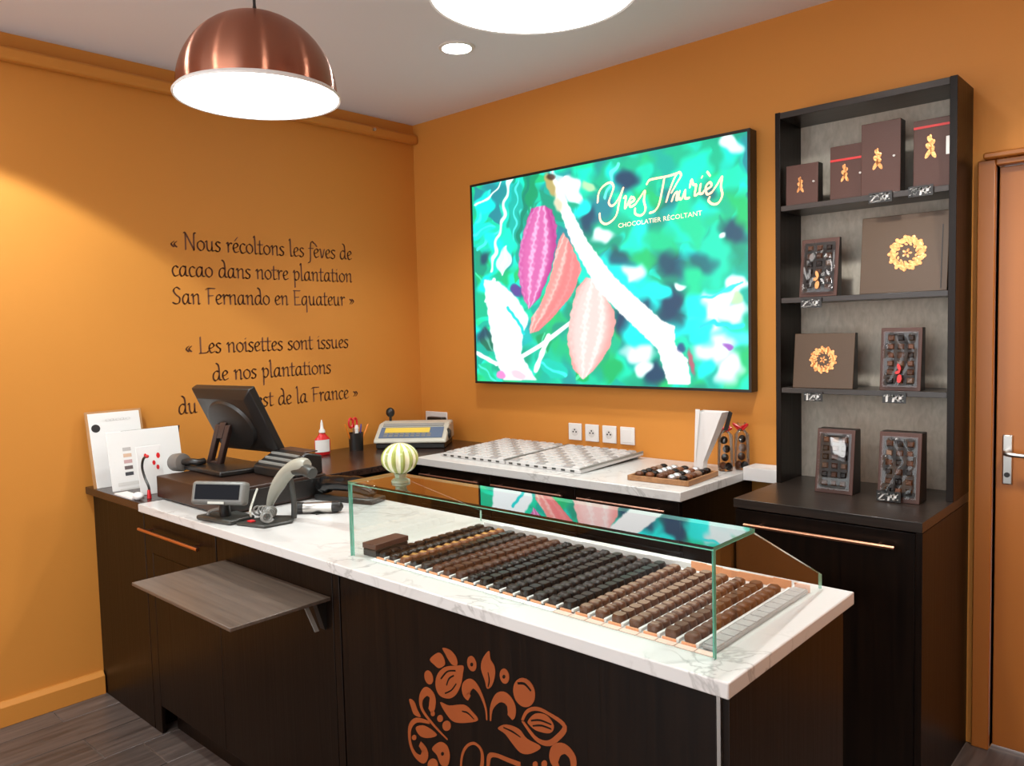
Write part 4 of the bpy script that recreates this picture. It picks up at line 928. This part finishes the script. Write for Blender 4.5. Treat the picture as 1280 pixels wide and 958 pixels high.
mon = b.build('housing', pr('till_black', (.012, .010, .009), .33), t, bevel=.004)
b = B(); vs = []
for rr, dd_ in ((1, .019), (.94, .031), (.85, .034)):
    for k in range(32):
        a = 2*math.pi*k/32; vs.append(MP(Wm*.5+.135*rr*math.cos(a), Hm*.47+.115*rr*math.sin(a), dd_))
b.add(vs, [[q*32+k, q*32+(k+1) % 32, (q+1)*32+(k+1) % 32, (q+1)*32+k] for q in range(2) for k in range(32)]+[[64+k for k in range(32)]])
b.build('rear_bulge', BLACKP, mon)
f = B().add([MP(.02, .02, -.0305), MP(Wm-.02, .02, -.0305), MP(Wm-.02, Hm-.02, -.0305), MP(.02, Hm-.02, -.0305)], [(0, 1, 2, 3)]); f.build('display', SCREENB, mon)
# stand: two legs around a slot
top = MP(Wm*.42, Hm*.50, .033); base = Vector((.56, -1.62, 1.02))
b = B()
ax = (top-base)
sd = Vector((1, .15, 0)).normalized(); th = ax.cross(sd).normalized()*.011
def bar(p, q, hw):
    b.add([p-sd*hw-th, p+sd*hw-th, p+sd*hw+th, p-sd*hw+th, q-sd*hw-th, q+sd*hw-th, q+sd*hw+th, q-sd*hw+th], [(0, 3, 2, 1), (4, 5, 6, 7), (0, 1, 5, 4), (1, 2, 6, 5), (2, 3, 7, 6), (3, 0, 4, 7)])
bar(base-sd*.032, top-sd*.032, .014); bar(base+sd*.032, top+sd*.032, .014); bar(base+ax*.68, top+ax*.06, .018); bar(base-ax*.02, base+ax*.14, .02)
BRN = pr('brown_plastic', (.045, .024, .019), .4)
b.build('stand_arm', BRN, t, bevel=.003)
B().prism([(.44, -1.72), (.80, -1.72), (.82, -1.50), (.44, -1.50)], 'z', 1.0128, 1.034).build('stand_base', BLACKP, t, bevel=.006)
# receipt printer
t = thing('receipt_printer', 'low black receipt printer with pale paper slots behind the till screen stand', 'printer', (.93, -1.50, 1.0125))
B().prism([(-1.60, 1.013), (-1.43, 1.013), (-1.43, 1.085), (-1.50, 1.10), (-1.60, 1.05)], 'x', .835, 1.055).build('body', BLACKP, t, bevel=.006)
B().box(.85, 1.04, -1.50, -1.44, 1.098, 1.103).build('lid', BRN, t, bevel=.002)
for k in range(3): B().box(.85, 1.04, -1.585+k*.028, -1.575+k*.028, 1.058+k*.0135, 1.066+k*.0135).build('slot_rib', GREYP, t)
# customer display on its foot
t = thing('customer_display', 'small grey-framed customer display on a black foot in front of the cash drawer', 'display', (1.14, -1.88, ZC))
M = Matrix.Translation((1.135, -1.895, 1.022)) @ Matrix.Rotation(math.radians(30), 4, 'Z') @ Matrix.Rotation(math.radians(-16), 4, 'X')
B().box(-.100, .100, -.016, .025, -.039, .040).xf(M).build('frame', pr('grey_bezel', (.15, .155, .145), .35), t, bevel=.012, seg=3)
B().box(-.082, .082, -.019, -.0155, -.022, .028).xf(M).build('screen', SCREENB, t)
B().box(-.03, .03, -.0185, -.0155, -.037, -.029).xf(M).build('maker_plate', LGREY, t)
B().tube(smooth_path([(1.12, -1.87, .94), (1.125, -1.875, .965), (1.135, -1.88, 1.0)], 4), .019, 12).build('neck', BLACKP, t)
B().prism([(1.02, -1.928), (1.205, -1.9), (1.192, -1.80), (1.07, -1.80), (1.068, -1.853), (1.02, -1.853)], 'z', ZC+.0004, .938).build('foot', DGREY, t, bevel=.006)
B().tube(smooth_path([(1.055, -1.90, .9365), (1.06, -1.896, .95), (1.10, -1.885, .962), (1.135, -1.875, .964)], 4), .0055, 8).build('cable', GREYP, t)
# barcode scanner standing in its cradle
t = thing('barcode_scanner', 'grey-green barcode scanner standing upright in its cradle right of the cash drawer', 'scanner', (1.2, -1.7, ZC))
YG = -1.76
def gp(px, py, dy=0): return tuple(on_plane(px, py, 'y', YG+dy))
p = smooth_path([gp(337, 632), gp(341, 620), gp(348, 606), gp(358, 592), gp(370, 583), gp(384, 581)], 4)
rr = [.011+.013*min(1, i/8) for i in range(len(p))]; rr[-1] = .016; rr[-2] = .022
sb = B().tube(p, rr, 14).build('grip', pr('grey_green_plastic', (.31, .315, .265), .4), t)
B().tube(smooth_path([gp(369, 588, -.004), gp(382, 588, -.004), gp(391, 592, -.004)], 4), [.017]*4+[.020]*4+[.018], 12).build('scan_head', DGREY, t)
x_, y_, z_ = gp(367, 590, .04)
B().tube(smooth_path([(x_-.01, y_, .928), (x_-.006, y_, .98), (x_, y_-.01, 1.04), (x_, y_-.02, z_)], 4), .010, 10).build('stand_post', DGREY, t)
B().prism([(1.215, -1.885), (1.335, -1.85), (1.345, -1.75), (1.28, -1.70), (1.20, -1.76)], 'z', ZC+.0004, .931).build('cradle_base', DGREY, t, bevel=.004)
B().box(1.235, 1.262, -1.855, -1.838, .9315, .936).build('key', RED, t, bevel=.001)
b = B(); pts = []
for i in range(150):
    s_ = i/149; cx_ = 1.19+.13*s_; cy_ = -1.795+.03*math.sin(s_*5)
    pts.append((cx_+.005*math.cos(s_*75), cy_+.016*math.cos(s_*75), .9505+.0155*math.sin(s_*75)))
B().tube(pts, .0038, 6).build('coiled_cable', GREYP, t)
b = B().tube(smooth_path([(1.07, -1.72, 1.0), (1.12, -1.76, .985), (1.16, -1.80, .95), (1.20, -1.82, .938)], 6), .004, 6).build('cable', LGREY, t)
# stapler-like silver cylinder
t = thing('stapler', 'silver stapler with black ends lying on the stone beside the scanner', 'stapler', (1.29, -1.63, ZC))
B().cyl((1.245, -1.645, ZC+.020), (1.325, -1.575, ZC+.022), .019, .020, 16).build('body', CHROME, t)
B().cyl((1.226, -1.6616, ZC+.021), (1.247, -1.6433, ZC+.0205), .0205, .0195, 16).build('end_cap', BLACKP, t)
B().lathe((1.3235, -1.5763, ZC+.022), [(.020, 0), (.021, .014), (.016, .03), (.004, .038)], 16, axis=Vector((.08, .07, .002)).normalized()).build('end_cap', BLACKP, t)
B().box(1.265, 1.305, -1.63, -1.59, ZC+.0004, ZC+.004).build('sole', DGREY, t)
# black telephone handset behind
t = thing('telephone', 'glossy black telephone handset lying at the back edge of the stone top', 'telephone', (1.15, -1.39, ZC))
p = smooth_path([(1.085, -1.455, ZC+.040), (1.10, -1.453, ZC+.056), (1.14, -1.45, ZC+.066), (1.20, -1.43, ZC+.068), (1.27, -1.405, ZC+.062), (1.32, -1.385, ZC+.040)], 5)
B().tube(p, [.014]+[.032]*4+[.034]*4+[.029]*8+[.032]*6+[.028]*2+[.014], 14).build('handset', BLACKG, t)
B().prism([(1.075, -1.49), (1.34, -1.42), (1.32, -1.335), (1.075, -1.345)], 'z', ZC+.0004, ZC+.022).build('cradle', BLACKP, t, bevel=.006)
# small grey lamp head on black arm
t = thing('clamp_lamp', 'small grey cylinder lamp head on a black arm left of the till stand', 'lamp', (.52, -1.70, 1.0125))
B().lathe((.50, -1.72, 1.045), [(.012, .0), (.034, .004), (.038, .02), (.036, .07), (.026, .085)], 24, axis=Vector((-1, -.05, -.10)).normalized()).build('lamp_head', pr('pewter', (.20, .19, .175), .45, .4), t)
B().tube(smooth_path([(.50, -1.72, 1.045), (.54, -1.71, 1.05), (.565, -1.69, 1.047), (.565, -1.665, 1.0485)], 4), .0135, 10).build('arm', BLACKP, t)
# white cards
GC = 'white printed cards at the left end of the counter'
def card(x, y0, y1, z0, z1, lean, th_, name, label, back=None):
    t = thing(name, label, 'card', (x, (y0+y1)/2, z0), GC)
    b = B().prism([(x, z0), (x-lean, z1), (x-lean-th_, z1), (x-th_, z0)], 'y', y0, y1)
    b.build('sheet', PAPER, t, bevel=.001)
    F = lambda u, v, e=.0005: Vector((x-lean*v+e, y0+u*(y1-y0), z0+v*(z1-z0)))
    return t, F
def quad(t, F, u0, u1, v0, v1, mat, name, e=.0006): return B().add([F(u0, v0, e), F(u1, v0, e), F(u1, v1, e), F(u0, v1, e)], [(0, 1, 2, 3)]).build(name, mat, t, smooth=False)
t, F = card(.10, -1.915, -1.70, ZC, 1.235, .065, .004, 'leaflet', 'tall white leaflet in a brown-backed stand leaning on the orange wall')
B().prism([(.096, ZC), (.03, 1.243), (.022, 1.243), (.088, ZC)], 'y', -1.925, -1.69).build('stand_back', pr('tan_board', (.42, .22, .09), .5), t)
B().add([F(.12+.085*math.cos(a), .80+.055*math.sin(a)) for a in [2*math.pi*i/20 for i in range(20)]], [list(range(20))]).build('round_logo', INKB, t, smooth=False)
ps, tot = write('Nos F'.replace('F', 'fe'), .1, .7, .05)
place_text(*write('cacao', .14, .7, .07), .32, .5, .885, .03, lambda u, v: F(u, v)).build('heading', PAPERG, t, smooth=False)
t, F = card(.24, -1.905, -1.60, ZC, 1.165, .04, .004, 'price_card', 'broad white folded card with five colour swatches behind the small card')
B().prism([(.19, 1.165), (.186, 1.165), (.10, ZC), (.104, ZC)], 'y', -1.84, -1.588).build('rear_leaf', BRN, t)  # brown puts the shadow at the white card's right edge into the colour
for i, c_ in enumerate(((.45, .43, .42), (.62, .42, .30), (.52, .33, .33), (.13, .10, .10), (.05, .05, .06))):
    quad(t, F, .19, .30, .66-i*.105, .72-i*.105, pr('swatch', c_, .6), 'swatch')
quad(t, F, .08, .42, .075, .135, PAPERG, 'text_block')
quad(t, F, .10, .42, .0, .03, PAPERG, 'text_block')
t, F = card(.42, -1.865, -1.765, ZC, 1.115, .03, .003, 'price_card', 'small white card with red berries drawn on it, in front of swatch card')
for u, v, r in ((.86, .78, .07), (.66, .64, .06), (.80, .54, .06), (.35, .80, .06)):
    B().add([F(u+r*math.cos(a)*1.1, v+r*math.sin(a)*.85) for a in [2*math.pi*i/12 for i in range(12)]], [list(range(12))]).build('berry_print', RED, t, smooth=False)
t = thing('desk_pen', 'curved black pen with red ends standing beside the cash drawer corner', 'pen', (.50, -1.86, ZC))
p = smooth_path([(.50, -1.865, ZC+.004), (.497, -1.865, .965), (.465, -1.865, 1.0), (.445, -1.865, 1.04), (.462, -1.865, 1.075), (.495, -1.865, 1.088)], 5)
B().tube(p, .005, 8).build('stem', BLACKP, t)
B().ball((.498, -1.865, 1.088), .007).build('tip', REDRIB, t)
B().tube([(.50, -1.866, ZC+.0006), (.499, -1.866, .955)], [.009, .006], 10).build('grip', RED, t)
t = thing('paper_stack', 'low white paper slips on the counter in front of the cards', 'paper', (.45, -1.89, ZC))
B().box(.30, .47, -1.922, -1.872, ZC+.0004, ZC+.006).build('slip', PAPER, t)
B().ball((.492, -1.905, ZC+.0155), .026, .02, .015).build('paper_roll', PAPER, t)

# red bottle
t = thing('glue_bottle', 'red squeeze bottle with white label and nozzle by the left wall', 'bottle', (.12, -.80, ZC))
b = B(); prof = [(.030, .0004), (.034, .006), (.036, .06), (.034, .085), (.022, .10), (.014, .112), (.014, .118)]
b.lathe((0, 0, 0), prof, 24).xf(Matrix.Translation((.12, -.80, ZC)) @ Matrix.Diagonal((.75, 1.3, 1, 1))).build('body', RED, t)
B().lathe((.12, -.80, ZC), [(.017, .1185), (.016, .13), (.009, .14), (.007, .165), (.003, .185)], 18).build('nozzle', WHITEP, t)
bl = B(); vs = []
for zz in (.018, .082):
    for k in range(9):
        a = -1.05+2.1*k/8-.42; vs.append((.12+.0367*.75*math.cos(a)+.0008, -.80+.0367*1.3*math.sin(a), ZC+zz))
bl.add(vs, [(k, k+1, 9+k+1, 9+k) for k in range(8)]).build('label', PAPER, t)
bl = B()
for k in range(4): bl.box(.1485, .1492, -.835, -.79, ZC+.03+k*.011, ZC+.034+k*.011)
# pen cup and contents
cx_, cy_ = .125, -.588
t = thing('pen_cup', 'black pen cup by the left wall holding scissors and pens', 'cup', (cx_, cy_, ZC))
B().lathe((cx_, cy_, ZC), [(.0001, .0006), (.038, .0006), (.040, .095), (.037, .095), (.035, .004), (.0001, .004)], 28).build('cup_wall', BLACKP, t)
def pen(dx, dy, tx, ty, l, mat, label, r=.0045, name='pen'):
    a = Vector((cx_+dx, cy_+dy, ZC+.008)); e = a+Vector((tx, ty, 1)).normalized()*l
    o_ = thing(name, label, name.split('_')[-1], tuple(a), 'pens in the black cup')
    B().cyl(a, e, r, n=10).build('barrel', mat, o_); B().cyl(e, e+(e-a).normalized()*.018, r*1.15, r*.7, 10).build('cap', mat, o_)
ORG = pr('orange_plastic', (.75, .22, .02), .4)
pen(-.01, -.012, .1, -.42, .135, ORG, 'orange pen leaning left in the black cup')
pen(.012, .008, .05, .5, .125, ORG, 'orange pen leaning right in the black cup')
pen(.004, .014, -.02, .18, .115, pr('violet_plastic', (.10, .06, .28), .4), 'violet pen short and near the rim of the black cup')
pen(.014, -.004, .05, -.03, .112, WHITEP, 'thick white marker in the middle of the black cup', .011, 'marker')
t = thing('scissors', 'red-handled scissors standing upright in the black cup', 'scissors', (cx_-.01, cy_, ZC+.01))
B().tube([(cx_-.012, cy_-.002, ZC+.006), (cx_-.014, cy_-.006, ZC+.12)], .004, 8).build('blade', CHROME, t)
for s_ in (-1, 1):
    pts = [(cx_-.014, cy_-.006+s_*.014+.013*math.cos(a), ZC+.148+.026*math.sin(a)) for a in [2*math.pi*i/16 for i in range(17)]]
    B().tube(pts, .0055, 8).build('handle', RED, t)
# label scale in the corner
t = thing('label_scale', 'grey shop scale with blue panel and yellow strip in the corner', 'scale', (.27, -.30, ZC))
M = Matrix.Translation((.27, -.29, ZC)) @ Matrix.Rotation(math.radians(38), 4, 'Z')
B().box(-.19, .19, -.14, .14, .001, .03).xf(M).build('base', BLACKP, t, bevel=.006)
B().prism([(-.155, .031), (-.155, .05), (-.01, .125), (.12, .13), (.14, .031)], 'x', -.2, .2).xf(M).build('casing', pr('cream_grey_plastic', (.50, .49, .42), .4), t, bevel=.01, seg=3)
n_ = Vector((0, -.075, .145)).normalized(); up_ = Vector((0, .145, .075)).normalized()
def SF(u, v, e): return Vector((u, -.155, .05))+up_*v+n_*e
def slab(u0, u1, v0, v1, e0, e1): 
    return B().add([SF(u0, v0, e0), SF(u1, v0, e0), SF(u1, v1, e0), SF(u0, v1, e0), SF(u0, v0, e1), SF(u1, v0, e1), SF(u1, v1, e1), SF(u0, v1, e1)], [(0, 3, 2, 1), (4, 5, 6, 7), (0, 1, 5, 4), (1, 2, 6, 5), (2, 3, 7, 6), (3, 0, 4, 7)]).xf(M)
kp = slab(-.175, .175, .02, .12, .0, .004).build('key_panel', pr('blue_panel', (.10, .15, .24), .45), t)
slab(-.15, .10, .066, .112, .004, .006).build('yellow_strip', pr('yellow_print', (.70, .52, .08), .5), kp)
b = B()
for i in range(9):
    for j in range(2): 
        q = slab(-.15+i*.03, -.13+i*.03, .028+j*.02, .042+j*.02, .004, .006); b.add(q.v, q.f)
b.build('key', GREYP, kp, kind='stuff')
slab(-.17, .17, .132, .158, .0, .005).build('readout', pr('grey_readout', (.28, .29, .28), .25), t)
B().lathe((.172+.0, -.05, .05), [(.03, 0), (.033, .006), (.02, .02)], 18, axis=(1, 0, 0)).xf(M @ Matrix.Translation((.02, 0, .02))).build('paper_hub', DGREY, t)
b = B().tube([(-.16, .1, .12), (-.16, .1, .16)], .008, 8); b.ball((-.16, .1, .178), .026, .02, .028).xf(M).build('indicator_head', BLACKP, t)

# ------------------------------------------------------------------ back counter top
ZB = .932
MOULD = pr('mould_plastic', (.52, .515, .51), .3); MOULDD = pr('mould_cavity', (.32, .31, .305), .3)
def mould(x0, x1, label):
    t = thing('chocolate_mould', label, 'mould', ((x0+x1)/2, -.28, ZB), 'white chocolate moulds on the back counter')
    y0, y1 = -.53, -.045; th_ = math.atan2(.018, y1-y0)
    S_ = lambda y: ZB+.002+(y-y0)*math.tan(th_)
    B().prism([(y0, ZB+.0005), (y1, S_(y1)-.004), (y1, S_(y1)+.006), (y0, ZB+.016)], 'x', x0, x1).build('plate', MOULD, t, bevel=.002)
    lg = B().box(x0+.02, x1-.02, y1-.02, y1-.005, ZB+.0005, S_(y1)-.004).build('rear_rest', MOULD, t)
    nx, ny = 8, 9; b = B(); b2 = B(); sl = math.tan(th_)
    for i in range(nx):
        for j in range(ny):
            a0 = x0+.012+i*(x1-x0-.024)/nx; a1 = a0+(x1-x0-.024)/nx*.86; c0 = y0+.02+j*(y1-y0-.04)/ny; c1 = c0+(y1-y0-.04)/ny*.88
            q = b2 if (i+j) % 3 == 0 else b
            za, zb_ = ZB+.0165+(c0-y0)*sl, ZB+.0165+(c1-y0)*sl; hh = .007
            q.add([(a0, c0, za), (a1, c0, za), (a1, c1, zb_), (a0, c1, zb_), (a0+.006, c0+.005, za+hh), (a1-.006, c0+.005, za+hh), (a1-.006, c1-.005, zb_+hh), (a0+.006, c1-.005, zb_+hh)], [(4, 5, 6, 7), (0, 1, 5, 4), (1, 2, 6, 5), (2, 3, 7, 6), (3, 0, 4, 7)])
    b.build('cavity', MOULD, t, kind='stuff', smooth=False); b2.build('cavity', MOULDD, t, kind='stuff', smooth=False)
    B().prism([(y0, ZB+.016), (y1, S_(y1)+.006), (y1, S_(y1)+.016), (y0, ZB+.024)], 'x', x1-.006, x1).build('side_rim', GREYP, t)
    b = B()
    for i in range(nx):
        a0 = x0+.02+i*(x1-x0-.024)/nx; b.box(a0, a0+.022, y0-.0012, y0+.001, ZB+.005, ZB+.013)
    b.build('clip', DGREY, t, kind='stuff')
mould(.745, 1.178, 'left of two white ridged chocolate moulds lying on the back counter')
mould(1.186, 1.62, 'right of two white ridged chocolate moulds, in front of the wall sockets')
t = thing('chocolate_platter', 'square wooden tray of mixed chocolates at right end of back counter', 'tray', (1.985, -.39, ZB))
M = Matrix.Translation((1.985, -.39, ZB)) @ Matrix.Rotation(.06, 4, 'Z')
OAK = wood('oak', (.22, .10, .035), (.38, .19, .08), (40, 4, 40), .45)
B().box(-.125, .125, -.125, .125, .0005, .012).xf(M).build('tray_floor', OAK, t)
b = B().box(-.135, -.125, -.135, .135, .0005, .022).box(.125, .135, -.135, .135, .0005, .022).box(-.125, .125, -.135, -.125, .0005, .022).box(-.125, .125, .125, .135, .0005, .022)
b.xf(M).build('tray_rim', OAK, t, bevel=.002)
rr_ = random.Random(3); cols = [('dark', 'dark'), ('milk', 'milk'), ('pale', 'pale'), ('caramel', 'caramel'), ('black', 'black')]
SIL = pr('silver_foil', (.62, .63, .66), .3, .7); 
for i in range(5):
    for j in range(6):
        k, wd_ = cols[rr_.randrange(5)]
        foil = (i in (1, 3)) and rr_.random() < .55
        cx2, cy2 = -.098+i*.049, -.1025+j*.041
        b = B().ball((cx2, cy2, .0125+.012), .018, .018, .012, 12, 7).xf(M)
        c0 = M @ Vector((cx2, cy2, .0125))
        o = b.build('chocolate', SIL if foil else CH[k], origin=c0, label=f'{"foil-wrapped" if foil else wd_} chocolate on wooden tray, {NUM[j]} from the front in the {NUM[i]} column', category='chocolate', group='chocolates on the wooden tray')
# white paper bag
t = thing('paper_bag', 'tall white paper cone bag standing at the right end of the back counter', 'bag', (2.05, -.2, ZB))
b = B(); 
lo = [(2.0, -.225), (2.03, -.225), (2.03, -.205), (2.0, -.205)]; 
def ring(z_, x0, x1, y0, y1): return [(x0, y0, z_), (x1, y0, z_), (x1, y1, z_), (x0, y1, z_)]
b.add(ring(ZB+.0005, 1.985, 2.03, -.23, -.20)+ring(ZB+.05, 1.992, 2.035, -.232, -.195)+ring(ZB+.26, 2.005, 2.125, -.24, -.17), [(3, 2, 1, 0)]+[(q*4+i, q*4+(i+1) % 4, q*4+4+(i+1) % 4, q*4+4+i) for q in range(2) for i in range(4)])
b.build('paper', PAPER, t, smooth=False)
B().add([(1.998, -.243, ZB+.05), (2.006, -.247, ZB+.05), (2.03, -.247, ZB+.27), (2.006, -.242, ZB+.27)], [(0, 1, 2, 3)]).build('fold', PAPER, t)
B().prism([(2.125, ZB+.262), (2.10, ZB+.18), (2.118, ZB+.18), (2.14, ZB+.255)], 'y', -.18, -.176).build('side_tab', BOXD, t)
# cellophane bags tied with red ribbon
for i, (bx_, lab) in enumerate(((2.077, 'left clear bag of dark chocolates tied with red ribbon beside paper bag'), (2.117, 'right clear bag of dark chocolates tied with red ribbon beside the shelving'))):
    by_ = -.13+.05*i-.03*0
    by_ = (-.12, -.05)[i]
    t = thing('sweet_bag', lab, 'bag', (bx_, by_, ZB), 'cellophane bags with red ribbons')
    rr2 = random.Random(20+i); kk = 0
    for lv in range(4):
        for q in range(2 if lv == 0 else 1):
            r_ = .0165
            px_, py_ = bx_+(q-.5)*.026 if lv == 0 else bx_+rr2.uniform(-.006, .006), by_+rr2.uniform(-.006, .006)
            mt_ = [CH['dark'], CH['black'], CH['red'], CH['pale'], CH['caramel']][rr2.choice((0, 0, 1, 2, 3, 4))]
            B().ball((px_, py_, ZB+.019+lv*.037), r_, r_, .0175, 10, 6).build('sweet', mt_, t)
    B().lathe((bx_, by_, ZB), [(.0001, .0006), (.030, .002), (.033, .03), (.031, .15), (.015, .17), (.007, .178), (.02, .2)], 18).build('bag_film', CELLO, t)
    b = B().tube([(bx_+.009*math.cos(a), by_+.009*math.sin(a), ZB+.178) for a in [i_*.524 for i_ in range(13)]], .004, 6)
    for s_ in (-1, 1): b.tube(smooth_path([(bx_, by_-.008, ZB+.178), (bx_+s_*.02, by_-.012, ZB+.19), (bx_+s_*.033, by_-.012, ZB+.183+.012*i), (bx_+s_*.01, by_-.011, ZB+.172)], 4), .005, 6)
    b.build('ribbon', RED, t)
